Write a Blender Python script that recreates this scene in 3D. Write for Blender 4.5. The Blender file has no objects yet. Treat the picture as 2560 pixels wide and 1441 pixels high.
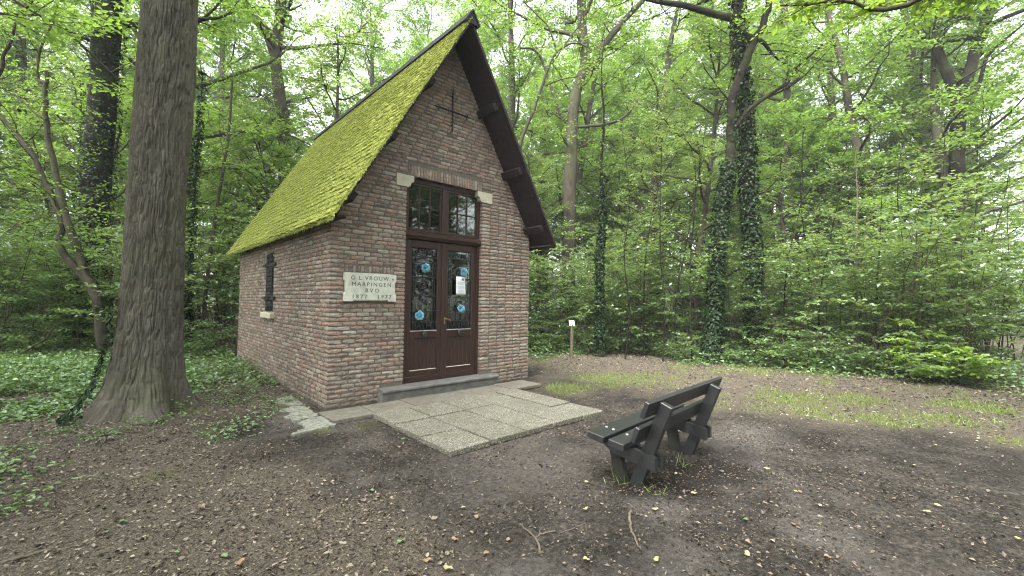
import bpy, bmesh, math, random
import numpy as np
from mathutils import Matrix, Vector

rng = np.random.default_rng(11)
random.seed(11)
scene = bpy.context.scene
COL = scene.collection

# ------------------------------------------------------------------ camera
CAM = np.array([-2.1338, -6.0584, 1.5065])
YAW, PIT, ROL, FPX = 0.7382, 0.0296, 0.0129, 1081.7
_d = np.array([math.sin(YAW)*math.cos(PIT), math.cos(YAW)*math.cos(PIT), math.sin(PIT)])
_r = np.array([math.cos(YAW), -math.sin(YAW), 0.0])
_u = np.cross(_r, _d)
_R = math.cos(ROL)*_r + math.sin(ROL)*_u
_U = -math.sin(ROL)*_r + math.cos(ROL)*_u
cam_data = bpy.data.cameras.new('camera')
cam_data.sensor_width = 36.0
cam_data.lens = FPX/2560*36.0
cam_data.clip_start = 0.05
cam_data.clip_end = 600
cam = bpy.data.objects.new('camera', cam_data)
COL.objects.link(cam)
cam.matrix_world = Matrix(((_R[0], _U[0], -_d[0], CAM[0]), (_R[1], _U[1], -_d[1], CAM[1]),
                           (_R[2], _U[2], -_d[2], CAM[2]), (0, 0, 0, 1)))
scene.camera = cam

# ------------------------------------------------------------------ sky, sun, exposure
SUN_EL, SUN_AZ = math.radians(58), math.radians(255)      # azimuth clockwise from +y
world = bpy.data.worlds.new('World')
scene.world = world
world.use_nodes = True
wn = world.node_tree
bg = wn.nodes['Background']
sky = wn.nodes.new('ShaderNodeTexSky')
sky.sky_type = 'NISHITA'
sky.sun_disc = False
sky.sun_elevation = SUN_EL
sky.sun_rotation = SUN_AZ
sky.dust_density = 3.0
sky.air_density = 1.0
hs = wn.nodes.new('ShaderNodeHueSaturation')
hs.inputs['Saturation'].default_value = 0.22               # overcast: nearly colourless
wn.links.new(sky.outputs[0], hs.inputs['Color'])
wn.links.new(hs.outputs[0], bg.inputs[0])
bg.inputs[1].default_value = 0.15
sun_data = bpy.data.lights.new('sun', 'SUN')
sun_data.energy = 1.5
sun_data.angle = math.radians(25)
sun_data.color = (1.0, 0.96, 0.9)
sun = bpy.data.objects.new('sun', sun_data)
COL.objects.link(sun)
sdir = Vector((math.sin(SUN_AZ)*math.cos(SUN_EL), math.cos(SUN_AZ)*math.cos(SUN_EL), math.sin(SUN_EL)))
sun.rotation_euler = sdir.to_track_quat('Z', 'Y').to_euler()
vs = scene.view_settings
vs.view_transform = 'Standard'
vs.look = 'None'
vs.gamma = 1
vs.use_curve_mapping = False
vs.exposure = 2.7
cy = scene.cycles
cy.max_bounces = 10
cy.diffuse_bounces = 6
cy.glossy_bounces = 3
cy.transmission_bounces = 6
cy.transparent_max_bounces = 8
cy.use_denoising = True
cy.denoising_prefilter = 'NONE'
cy.filter_width = 1.15
cy.sample_clamp_indirect = 6.0
cy.caustics_reflective = False
cy.caustics_refractive = False

# ------------------------------------------------------------------ helpers
def at(px, py, depth):
    return CAM + (_d + _R*(px-1280)/FPX - _U*(py-720.5)/FPX)*depth
def gnd(px, py, z=0.0):
    v = _d + _R*(px-1280)/FPX - _U*(py-720.5)/FPX
    return CAM + v*(z-CAM[2])/v[2]

_perm = rng.permutation(4096).astype(np.int64)
_vals = rng.random(4096)
def _hash(ix, iy, iz):
    return _vals[_perm[(_perm[(_perm[ix & 4095] + iy) & 4095] + iz) & 4095]]
def vnoise(x, y, z=None, wrapx=None):
    x = np.asarray(x, float); y = np.asarray(y, float)
    z = np.zeros_like(x) if z is None else np.asarray(z, float)
    x0 = np.floor(x); y0 = np.floor(y); z0 = np.floor(z)
    fx, fy, fz = x-x0, y-y0, z-z0
    fx = fx*fx*(3-2*fx); fy = fy*fy*(3-2*fy); fz = fz*fz*(3-2*fz)
    ix, iy, iz = x0.astype(np.int64), y0.astype(np.int64), z0.astype(np.int64)
    ix1 = ix+1
    if wrapx: ix, ix1 = ix % wrapx, ix1 % wrapx
    def L(a, b, t): return a+(b-a)*t
    a = L(L(_hash(ix, iy, iz), _hash(ix1, iy, iz), fx), L(_hash(ix, iy+1, iz), _hash(ix1, iy+1, iz), fx), fy)
    b = L(L(_hash(ix, iy, iz+1), _hash(ix1, iy, iz+1), fx), L(_hash(ix, iy+1, iz+1), _hash(ix1, iy+1, iz+1), fx), fy)
    return L(a, b, fz)
def fbm(x, y, octv=4, s=1.0):
    t = 0; a = 1; n = 0
    for k in range(octv):
        t = t+a*vnoise(x*s*2**k+17.3*k, y*s*2**k-9.1*k); n += a; a *= .5
    return t/n
def sstep(a, b, x):
    t = np.clip((x-a)/(b-a), 0, 1)
    return t*t*(3-2*t)

class MB:
    """collects vertices and faces, builds ONE mesh"""
    def __init__(self): self.V = []; self.F = []; self.n = 0
    def add(self, V, *faces):
        V = np.asarray(V, float).reshape(-1, 3)
        for f in faces:
            f = np.asarray(f, np.int64)
            if len(f): self.F.append(f + self.n)
        self.V.append(V); self.n += len(V)
        return self
    def box(self, mn, mx, c=0.0, M=None):
        mn = np.array(mn, float); mx = np.array(mx, float)
        ce = (mn+mx)/2; h = (mx-mn)/2
        c = min(c, h.min()*.9)
        if c <= 0:
            V = np.array([[sx, sy, sz] for sx in (-1, 1) for sy in (-1, 1) for sz in (-1, 1)])*h+ce
            Q = [(0, 1, 3, 2), (4, 6, 7, 5), (0, 4, 5, 1), (2, 3, 7, 6), (0, 2, 6, 4), (1, 5, 7, 3)]
            if M is not None: V = V@np.array(M)[:3, :3].T+np.array(M)[:3, 3]
            return self.add(V, Q)
        idx = {}; V = []
        for sx in (-1, 1):
            for sy in (-1, 1):
                for sz in (-1, 1):
                    for a in range(3):
                        p = np.array([sx, sy, sz], float)*(h-c); p[a] = (sx, sy, sz)[a]*h[a]
                        idx[(sx, sy, sz, a)] = len(V); V.append(p)
        V = np.array(V); Q = []; T = []
        for a in range(3):
            b, d = (a+1) % 3, (a+2) % 3
            for s in (-1, 1):
                q = []
                for (sb, sd) in ((-1, -1), (1, -1), (1, 1), (-1, 1)):
                    k = [0, 0, 0]; k[a] = s; k[b] = sb; k[d] = sd
                    q.append(idx[(*k, a)])
                Q.append(q)
            for sb in (-1, 1):
                for sd in (-1, 1):
                    k0 = [0, 0, 0]; k0[a] = -1; k0[b] = sb; k0[d] = sd
                    k1 = list(k0); k1[a] = 1
                    Q.append([idx[(*k0, b)], idx[(*k1, b)], idx[(*k1, d)], idx[(*k0, d)]])
        for sx in (-1, 1):
            for sy in (-1, 1):
                for sz in (-1, 1): T.append([idx[(sx, sy, sz, a)] for a in range(3)])
        def fix(fs):
            out = []
            for f in fs:
                n = np.cross(V[f[1]]-V[f[0]], V[f[2]]-V[f[0]])
                out.append(f if n@V[f].mean(0) > 0 else f[::-1])
            return out
        Q = fix(Q); T = fix(T)
        V = V+ce
        if M is not None: V = V@np.array(M)[:3, :3].T+np.array(M)[:3, 3]
        return self.add(V, Q, T)
    def prism(self, poly, fn, t0, t1):
        """poly: list of (a,b) ccw; fn(a,b,t)->xyz"""
        n = len(poly)
        V = [fn(a, b, t0) for a, b in poly]+[fn(a, b, t1) for a, b in poly]
        Q = [(i, (i+1) % n, n+(i+1) % n, n+i) for i in range(n)]
        self.add(V, Q)
        base = self.n-2*n
        self.F.append(np.array([list(range(n))[::-1]])+base)
        self.F.append(np.array([list(range(n, 2*n))])+base)
        return self
    def tube(self, path, rad, sides=6, cap=True):
        V, Q = tube_np(np.asarray(path, float), rad, sides)
        self.add(V, Q)
        if cap:
            n = len(path); b = self.n-len(V)
            self.F.append(np.array([list(range(sides))[::-1]])+b)
            self.F.append(np.array([list(range((n-1)*sides, n*sides))])+b)
        return self
    def mesh(self, name, mat, smooth=False):
        return mesh_np(name, np.concatenate(self.V), self.F, mat, smooth)
    def build(self, name, mat, parent=None, smooth=False):
        return obj(name, self.mesh(name, mat, smooth), parent)

def mesh_np(name, V, faces, mat, smooth=False):
    me = bpy.data.meshes.new(name)
    V = np.asarray(V, np.float32)
    me.vertices.add(len(V)); me.vertices.foreach_set('co', V.ravel())
    groups = {}
    for f in faces:
        f = np.asarray(f)
        groups.setdefault(f.shape[1], []).append(f)
    loops = []; starts = []; s = 0
    for k, fl in groups.items():
        f = np.concatenate(fl); loops.append(f.ravel())
        starts.append(s+np.arange(len(f))*k); s += f.size
    loops = np.concatenate(loops).astype(np.int32); starts = np.concatenate(starts).astype(np.int32)
    me.loops.add(len(loops)); me.loops.foreach_set('vertex_index', loops)
    me.polygons.add(len(starts)); me.polygons.foreach_set('loop_start', starts)
    me.polygons.foreach_set('use_smooth', np.full(len(starts), bool(smooth)))
    me.update(calc_edges=True)
    if mat is not None: me.materials.append(mat)
    return me
def obj(name, me, parent=None):
    o = bpy.data.objects.new(name, me)
    COL.objects.link(o)
    if parent is not None: o.parent = parent
    return o
def tag(o, label=None, cat=None, group=None, kind=None):
    if label: o['label'] = label
    if cat: o['category'] = cat
    if group: o['group'] = group
    if kind: o['kind'] = kind
    return o
def thing(name, label, cat, loc=(0, 0, 0), rz=0.0, group=None):
    o = bpy.data.objects.new(name, None)
    o.empty_display_size = .2
    COL.objects.link(o)
    o.location = loc; o.rotation_euler = (0, 0, rz)
    return tag(o, label, cat, group)
def copy_tree(o, parent=None):
    c = o.copy(); COL.objects.link(c)
    c.parent = parent
    for ch in [k for k in bpy.data.objects if k.parent == o]: copy_tree(ch, c)
    return c
def tube_np(P, rad, sides):
    n = len(P); rad = np.broadcast_to(np.asarray(rad, float), (n,))
    T = np.gradient(P, axis=0); T /= np.linalg.norm(T, axis=1)[:, None]+1e-9
    ref = np.array([0, 0, 1.0]) if abs(T[0, 2]) < .9 else np.array([1.0, 0, 0])
    A = np.cross(T, ref); A /= np.linalg.norm(A, axis=1)[:, None]+1e-9
    B = np.cross(T, A)
    th = np.arange(sides)/sides*2*math.pi
    V = (P[:, None]+rad[:, None, None]*(np.cos(th)[None, :, None]*A[:, None]+np.sin(th)[None, :, None]*B[:, None])).reshape(-1, 3)
    i = np.arange(n-1)[:, None]*sides; j = np.arange(sides)[None]; j1 = (j+1) % sides
    Q = np.stack([i+j, i+j1, i+sides+j1, i+sides+j], -1).reshape(-1, 4)
    return V, Q[:, ::-1]
def unit(v): return v/(np.linalg.norm(v, axis=-1, keepdims=True)+1e-9)
def leaf_geo(P, D, N, L, W, fold=.22, six=False):
    """leaf-shaped faces: base, sides, tip, folded along the midrib"""
    P = np.asarray(P, float); D = unit(D); S = unit(np.cross(D, N)); N = np.cross(S, D)
    n = len(P); L = np.broadcast_to(L, (n,))[:, None]; W = np.broadcast_to(W, (n,))[:, None]
    k = np.arange(n)[:, None]
    if six:
        m1 = P+D*L*.3; m2 = P+D*L*.68
        t = P+D*L-N*L*.12
        V = np.stack([P, m1+S*W*.5+N*W*fold, m2+S*W*.42+N*W*fold*.8, t, m2-S*W*.42+N*W*fold*.8, m1-S*W*.5+N*W*fold], 1).reshape(-1, 3)
        return V, np.concatenate([k*6+np.array([[0, 1, 2, 3]]), k*6+np.array([[0, 3, 4, 5]])])
    m = P+D*L*.45
    V = np.stack([P, m+S*W*.5+N*W*fold, P+D*L, m-S*W*.5+N*W*fold], 1).reshape(-1, 3)
    return V, np.concatenate([k*4+np.array([[0, 1, 2]]), k*4+np.array([[0, 2, 3]])])

# ------------------------------------------------------------------ materials
def new_mat(name):
    m = bpy.data.materials.new(name); m.use_nodes = True
    nt = m.node_tree
    return m, nt, nt.nodes['Principled BSDF']
def N_(nt, kind, **kw):
    n = nt.nodes.new(kind)
    for k, v in kw.items():
        if k in n.inputs: n.inputs[k].default_value = v
        else: setattr(n, k, v)
    return n
def coord(nt, kind='Object'):
    if kind == 'World': return nt.nodes.new('ShaderNodeNewGeometry').outputs['Position']
    return nt.nodes.new('ShaderNodeTexCoord').outputs[kind]
def noise_(nt, scale, detail=4, rough=.55, vec=None, stretch=None):
    n = N_(nt, 'ShaderNodeTexNoise', Scale=scale, Detail=detail, Roughness=rough)
    v = vec if vec is not None else coord(nt, 'World')
    if stretch:
        mp = nt.nodes.new('ShaderNodeMapping'); mp.inputs['Scale'].default_value = stretch
        nt.links.new(v, mp.inputs[0]); v = mp.outputs[0]
    nt.links.new(v, n.inputs['Vector'])
    return n.outputs['Fac']
def ramp_(nt, fac, stops, interp='LINEAR'):
    r = nt.nodes.new('ShaderNodeValToRGB'); r.color_ramp.interpolation = interp
    e = r.color_ramp.elements
    while len(e) < len(stops): e.new(.5)
    for k, (p, c) in enumerate(stops):
        e[k].position = p
        e[k].color = (c, c, c, 1) if isinstance(c, (int, float)) else (*c, 1)
    nt.links.new(fac, r.inputs[0])
    return r.outputs[0]
def mix_(nt, fac, a, b, mode='MIX'):
    m = nt.nodes.new('ShaderNodeMix'); m.data_type = 'RGBA'; m.blend_type = mode
    for sock, v in ((m.inputs[0], fac), (m.inputs[6], a), (m.inputs[7], b)):
        if hasattr(v, 'is_output'): nt.links.new(v, sock)
        elif isinstance(v, (int, float)): sock.default_value = v if sock.type == 'VALUE' else (v, v, v, 1)
        else: sock.default_value = (*v, 1)
    return m.outputs[2]
def math_(nt, op, a, b=0.0):
    m = nt.nodes.new('ShaderNodeMath'); m.operation = op
    for k, v in enumerate((a, b)):
        if hasattr(v, 'is_output'): nt.links.new(v, m.inputs[k])
        else: m.inputs[k].default_value = v
    return m.outputs[0]
def bump_(nt, bsdf, height, strength=.4, dist=.01):
    b = N_(nt, 'ShaderNodeBump', Strength=strength, Distance=dist)
    nt.links.new(height, b.inputs['Height']); nt.links.new(b.outputs[0], bsdf.inputs['Normal'])
def rand_(nt, obj_too=True):
    g = nt.nodes.new('ShaderNodeNewGeometry').outputs['Random Per Island']
    if not obj_too: return g
    o = nt.nodes.new('ShaderNodeObjectInfo').outputs['Random']
    return math_(nt, 'FRACT', math_(nt, 'ADD', g, o))
def setc(nt, b, col, rough=.8, spec=.3):
    if hasattr(col, 'is_output'): nt.links.new(col, b.inputs['Base Color'])
    else: b.inputs['Base Color'].default_value = (*col, 1)
    if hasattr(rough, 'is_output'): nt.links.new(rough, b.inputs['Roughness'])
    else: b.inputs['Roughness'].default_value = rough
    b.inputs['Specular IOR Level'].default_value = spec

def leaf_mat(name, lo, mid, hi, trans=.45, obj_var=.35, gloss=.04):
    m = bpy.data.materials.new(name); m.use_nodes = True
    nt = m.node_tree; nt.nodes.clear()
    out = nt.nodes.new('ShaderNodeOutputMaterial')
    isl = nt.nodes.new('ShaderNodeNewGeometry').outputs['Random Per Island']
    ob = nt.nodes.new('ShaderNodeObjectInfo').outputs['Random']
    v = math_(nt, 'ADD', math_(nt, 'MULTIPLY', isl, 1-obj_var), math_(nt, 'MULTIPLY', ob, obj_var))
    col = ramp_(nt, v, [(0, lo), (.5, mid), (1, hi)])
    tcol = mix_(nt, 1.0, col, (1.5, 1.45, .75), 'MULTIPLY')
    df = nt.nodes.new('ShaderNodeBsdfDiffuse'); tr = nt.nodes.new('ShaderNodeBsdfTranslucent')
    gl = N_(nt, 'ShaderNodeBsdfGlossy', Roughness=.38)
    gl.inputs['Color'].default_value = (.9, .95, 1, 1)
    nt.links.new(col, df.inputs[0]); nt.links.new(tcol, tr.inputs[0])
    m1 = nt.nodes.new('ShaderNodeMixShader'); m1.inputs[0].default_value = trans
    nt.links.new(df.outputs[0], m1.inputs[1]); nt.links.new(tr.outputs[0], m1.inputs[2])
    m2 = nt.nodes.new('ShaderNodeMixShader'); m2.inputs[0].default_value = gloss
    nt.links.new(m1.outputs[0], m2.inputs[1]); nt.links.new(gl.outputs[0], m2.inputs[2])
    nt.links.new(m2.outputs[0], out.inputs[0])
    return m

M = {}
M['leaf_tree'] = leaf_mat('leaf_tree', (.08, .15, .038), (.135, .235, .06), (.21, .32, .09), trans=.52, gloss=.03)
M['leaf_shrub'] = leaf_mat('leaf_shrub', (.085, .155, .055), (.135, .225, .085), (.205, .3, .12), trans=.52, gloss=.05)
M['leaf_bright'] = leaf_mat('leaf_bright', (.14, .24, .04), (.19, .31, .05), (.26, .36, .08))
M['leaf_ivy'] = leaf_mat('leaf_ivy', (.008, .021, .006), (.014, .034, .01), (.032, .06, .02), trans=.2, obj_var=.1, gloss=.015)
M['leaf_ground'] = leaf_mat('leaf_ground', (.06, .12, .04), (.13, .22, .07), (.25, .36, .14), trans=.3, gloss=.07)
M['grass'] = leaf_mat('grass', (.1, .17, .03), (.17, .265, .05), (.28, .33, .1), trans=.4)
M['litter'] = leaf_mat('litter', (.035, .03, .025), (.125, .105, .082), (.34, .29, .22), trans=.1, obj_var=0, gloss=.02)
M['debris'] = leaf_mat('debris', (.012, .01, .008), (.055, .042, .033), (.22, .175, .13), trans=.0, obj_var=0, gloss=.02)

def bark_mat(name, a, b, green=.0, scale=9):
    m, nt, s = new_mat(name)
    c = ramp_(nt, noise_(nt, scale, 6, .65, stretch=(1, 1, .3)), [(.3, a), (.7, b)])
    if green:
        g = ramp_(nt, noise_(nt, 1.6, 4), [(.48, 0.0), (.7, green)])
        c = mix_(nt, g, c, (.07, .085, .03))
    setc(nt, s, c, .92, .15)
    bump_(nt, s, noise_(nt, 45, 6, .7, stretch=(1, 1, .35)), .7, .02)
    return m
M['bark_oak'] = bark_mat('bark_oak', (.07, .063, .051), (.138, .126, .104), .35)
M['bark'] = bark_mat('bark', (.036, .031, .024), (.08, .07, .054), .5)
M['bark_dark'] = bark_mat('bark_dark', (.008, .007, .006), (.022, .019, .015), .4)
M['twig'] = bark_mat('twig', (.05, .042, .03), (.1, .085, .06))
M['dead_wood'] = bark_mat('dead_wood', (.09, .077, .058), (.18, .152, .115))

# brick
m, nt, s = new_mat('brick')
v = rand_(nt)
c = ramp_(nt, v, [(0, (.25, .112, .07)), (.14, (.31, .14, .08)), (.28, (.17, .092, .07)), (.4, (.26, .145, .095)), (.5, (.125, .09, .083)),
                  (.6, (.28, .155, .11)), (.7, (.2, .16, .14)), (.8, (.32, .23, .165)), (.9, (.33, .285, .23)), (1.0, (.22, .11, .08))])
blot = ramp_(nt, noise_(nt, 16, 5, .65), [(.5, 0.0), (.68, .75)])
c = mix_(nt, blot, c, (.34, .29, .225))
dk = ramp_(nt, noise_(nt, 11, 5, .7, vec=None, stretch=(1, 1, 1.6)), [(.36, .6), (.52, 0.0)])
c = mix_(nt, dk, c, (.1, .07, .06))
c = mix_(nt, .5, c, ramp_(nt, noise_(nt, 120, 3, .7), [(.25, .35), (.75, 1.0)]), 'MULTIPLY')
hsn = N_(nt, 'ShaderNodeHueSaturation', Saturation=.58, Value=1.22); nt.links.new(c, hsn.inputs['Color'])
sepz = nt.nodes.new('ShaderNodeSeparateXYZ'); nt.links.new(coord(nt, 'World'), sepz.inputs[0])
damp = math_(nt, 'MULTIPLY', ramp_(nt, math_(nt, 'ADD', sepz.outputs[2], math_(nt, 'MULTIPLY', noise_(nt, 3, 5, .7), .5)), [(.22, .75), (.62, 0.0)]), ramp_(nt, noise_(nt, 9, 4, .7), [(.4, .2), (.6, 1.0)]))
fin = mix_(nt, damp, mix_(nt, 1.0, hsn.outputs[0], (1.02, 1.0, .94), 'MULTIPLY'), (.085, .075, .05))
stk = ramp_(nt, noise_(nt, 1.3, 5, .7, stretch=(2.2, 2.2, .5)), [(.48, 0.0), (.75, .4)])
fin = mix_(nt, stk, fin, (.15, .125, .105))
setc(nt, s, fin, .9, .2)
bump_(nt, s, noise_(nt, 70, 6, .7), .6, .012)
M['brick'] = m
m, nt, s = new_mat('mortar')
setc(nt, s, ramp_(nt, noise_(nt, 30, 6, .7), [(.3, (.1, .09, .078)), (.7, (.165, .15, .13))]), .95, .1)
bump_(nt, s, noise_(nt, 90, 4, .7), .7, .01)
M['mortar'] = m
# moss and roof
m, nt, s = new_mat('moss')
c = ramp_(nt, noise_(nt, 3.2, 6, .7), [(.3, (.33, .38, .11)), (.52, (.45, .51, .16)), (.72, (.53, .58, .22))])
c = mix_(nt, .45, c, ramp_(nt, rand_(nt, False), [(0, (.12, .14, .04)), (.6, (.36, .42, .09)), (1, (.52, .52, .17))]))
setc(nt, s, c, .95, .1)
M['moss'] = m
m, nt, s = new_mat('mossy_shingle')
c = ramp_(nt, noise_(nt, 5, 6, .7), [(.34, (.2, .22, .06)), (.5, (.33, .36, .09)), (.7, (.42, .45, .12))])
c = mix_(nt, .4, c, ramp_(nt, rand_(nt, False), [(0, (.17, .18, .05)), (1, (.38, .4, .09))]))
setc(nt, s, c, .95, .1)
bump_(nt, s, noise_(nt, 60, 5, .75), 1.0, .03)
M['shingle'] = m
def plain(name, a, b, scale, rough=.7, spec=.3, bs=0, bsc=60, stretch=None):
    m, nt, s = new_mat(name)
    setc(nt, s, ramp_(nt, noise_(nt, scale, 5, .6, stretch=stretch), [(.3, a), (.7, b)]), rough, spec)
    if bs: bump_(nt, s, noise_(nt, bsc, 5, .7, stretch=stretch), bs, .006)
    M[name] = m
    return m
plain('roof_wood', (.02, .014, .017), (.04, .028, .03), 12, .8, .2, .4, 40)
plain('lead', (.01, .0105, .012), (.026, .027, .029), 8, .75, .2, .2)
plain('door_wood', (.022, .0088, .007), (.036, .0145, .011), 14, .45, .4, .25, 30, (6, 6, .7))
plain('white_trim', (.4, .37, .33), (.55, .52, .48), 14, .6)
plain('iron', (.006, .006, .007), (.018, .018, .02), 30, .5, .5, .3)
plain('brass', (.14, .11, .05), (.22, .17, .08), 20, .4, .6)
plain('bluestone', (.085, .085, .08), (.165, .16, .15), 9, .75, .3, .5, 60)
plain('limestone', (.38, .355, .27), (.52, .49, .39), 9, .85, .2, .4, 50)
plain('bench', (.006, .0065, .0075), (.016, .017, .019), 10, .46, .9, .25, 70)
plain('bench_dirty', (.02, .019, .017), (.042, .039, .035), 8, .75, .3, .5, 50)
plain('steel', (.3, .3, .31), (.45, .45, .46), 20, .4, .5)
plain('post_wood', (.09, .085, .05), (.16, .145, .095), 14, .85, .2, .5, 40, (4, 4, .5))
plain('white_board', (.62, .62, .6), (.72, .72, .7), 14, .5)
plain('paper', (.66, .68, .72), (.72, .74, .77), 9, .8, .2)
plain('ink', (.08, .09, .11), (.16, .17, .2), 30, .8)
plain('print', (.3, .32, .36), (.36, .38, .42), 30, .8)
plain('blue_paper', (.22, .5, .66), (.42, .7, .8), 26, .85, .2)
plain('interior', (.05, .045, .04), (.08, .07, .06), 5, .9)
plain('black_soil', (.03, .026, .022), (.055, .047, .04), 20, .95, .2, .8, 50)
# plaque marble
m, nt, s = new_mat('marble')
c = ramp_(nt, noise_(nt, 7, 6, .7), [(.3, (.36, .36, .29)), (.5, (.52, .52, .45)), (.7, (.6, .6, .53))])
dirt = ramp_(nt, noise_(nt, 26, 5, .7), [(.56, 0.0), (.75, .6)])
setc(nt, s, mix_(nt, dirt, c, (.24, .24, .16)), .6, .3)
M['marble'] = m
plain('letter', (.05, .055, .05), (.1, .105, .095), 40, .8)
# glass
m = bpy.data.materials.new('glass'); m.use_nodes = True; nt = m.node_tree; nt.nodes.clear()
o_ = nt.nodes.new('ShaderNodeOutputMaterial')
tr = nt.nodes.new('ShaderNodeBsdfTransparent'); tr.inputs[0].default_value = (.55, .6, .57, 1)
gl = N_(nt, 'ShaderNodeBsdfGlossy', Roughness=.03)
bp = N_(nt, 'ShaderNodeBump', Strength=.05, Distance=.01); nt.links.new(noise_(nt, 3, 2), bp.inputs['Height'])
nt.links.new(bp.outputs[0], gl.inputs['Normal'])
dif = nt.nodes.new('ShaderNodeBsdfDiffuse'); dif.inputs[0].default_value = (.1, .11, .1, 1)
fr = N_(nt, 'ShaderNodeFresnel', IOR=1.55)
mx0 = nt.nodes.new('ShaderNodeMixShader'); nt.links.new(ramp_(nt, noise_(nt, 4, 5, .7), [(.4, .01), (.8, .1)]), mx0.inputs[0])
nt.links.new(tr.outputs[0], mx0.inputs[1]); nt.links.new(dif.outputs[0], mx0.inputs[2])
mx = nt.nodes.new('ShaderNodeMixShader')
nt.links.new(math_(nt, 'ADD', fr.outputs[0], .07), mx.inputs[0])
nt.links.new(mx0.outputs[0], mx.inputs[1]); nt.links.new(gl.outputs[0], mx.inputs[2]); nt.links.new(mx.outputs[0], o_.inputs[0])
M['glass'] = m
# exposed aggregate slabs
m, nt, s = new_mat('slab')
vo = N_(nt, 'ShaderNodeTexVoronoi', Scale=95.0); nt.links.new(coord(nt, 'World'), vo.inputs['Vector'])
sepv = nt.nodes.new('ShaderNodeSeparateColor'); nt.links.new(vo.outputs['Color'], sepv.inputs[0])
c = ramp_(nt, sepv.outputs[0], [(0, (.07, .065, .053)), (.35, (.15, .142, .112)), (.7, (.25, .24, .195)), (1, (.42, .41, .36))])
c = mix_(nt, ramp_(nt, vo.outputs['Distance'], [(.35, 0.0), (.7, .7)]), c, (.075, .072, .058))
c = mix_(nt, ramp_(nt, noise_(nt, 2.5, 5, .65), [(.42, 0.0), (.7, .6)]), c, (.11, .105, .07))
c = mix_(nt, .5, c, ramp_(nt, rand_(nt), [(0, .75), (1, 1.0)]), 'MULTIPLY')
setc(nt, s, c, .9, .2)
bump_(nt, s, vo.outputs['Distance'], .5, .006)
M['slab'] = m
m, nt, s = new_mat('concrete_slab')
c = ramp_(nt, noise_(nt, 14, 6, .7), [(.3, (.12, .11, .09)), (.7, (.21, .195, .165))])
c = mix_(nt, ramp_(nt, noise_(nt, 2.2, 5, .65), [(.45, 0.0), (.75, .6)]), c, (.09, .08, .058))
c = mix_(nt, .5, c, ramp_(nt, rand_(nt), [(0, .7), (1, 1.0)]), 'MULTIPLY')
setc(nt, s, c, .92, .2); bump_(nt, s, noise_(nt, 90, 5, .7), .5, .006)
M['concrete_slab'] = m
m, nt, s = new_mat('lichen_slab')
c = ramp_(nt, noise_(nt, 24, 6, .75), [(.36, (.06, .055, .045)), (.48, (.19, .195, .16)), (.7, (.32, .33, .28))])
setc(nt, s, c, .92, .2); bump_(nt, s, noise_(nt, 60, 5, .7), .7, .01)
M['lichen_slab'] = m
# ground: zones from a vertex attribute (r litter, g moss/grass, b pale dry soil)
m, nt, s = new_mat('soil')
at_ = nt.nodes.new('ShaderNodeAttribute'); at_.attribute_name = 'zone'
sp = nt.nodes.new('ShaderNodeSeparateColor'); nt.links.new(at_.outputs['Color'], sp.inputs[0])
soil = ramp_(nt, noise_(nt, 26, 8, .75), [(.36, (.014, .012, .0105)), (.5, (.062, .054, .046)), (.64, (.145, .128, .11))])
big = ramp_(nt, noise_(nt, 3.2, 5, .65), [(.38, .42), (.62, 1.0)])
soil = mix_(nt, 1.0, soil, big, 'MULTIPLY')
soil = mix_(nt, ramp_(nt, noise_(nt, 130, 4, .8), [(.52, 0.0), (.72, .6)]), soil, (.17, .14, .11))
pale = ramp_(nt, noise_(nt, 32, 7, .7), [(.34, (.07, .062, .056)), (.66, (.21, .188, .172))])
c = mix_(nt, sp.outputs[2], soil, pale)
lit = ramp_(nt, noise_(nt, 75, 7, .78), [(.32, (.035, .028, .021)), (.5, (.115, .096, .074)), (.68, (.28, .236, .18))])
c = mix_(nt, sp.outputs[0], c, lit)
grs = ramp_(nt, noise_(nt, 50, 6, .75), [(.3, (.07, .08, .03)), (.7, (.17, .18, .065))])
c = mix_(nt, math_(nt, 'MULTIPLY', sp.outputs[1], .75), c, grs)
wt = nt.nodes.new('ShaderNodeAttribute'); wt.attribute_name = 'wet_shade'
c = mix_(nt, wt.outputs['Fac'], c, mix_(nt, 1.0, c, (.2, .19, .185), 'MULTIPLY'))  # darkens damp soil and the bench's painted contact shadow
setc(nt, s, c, .93, .22)
hsum = math_(nt, 'ADD', noise_(nt, 38, 8, .75), math_(nt, 'MULTIPLY', noise_(nt, 150, 4, .7), .5))
bump_(nt, s, hsum, .9, .035)
M['soil'] = m

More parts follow.
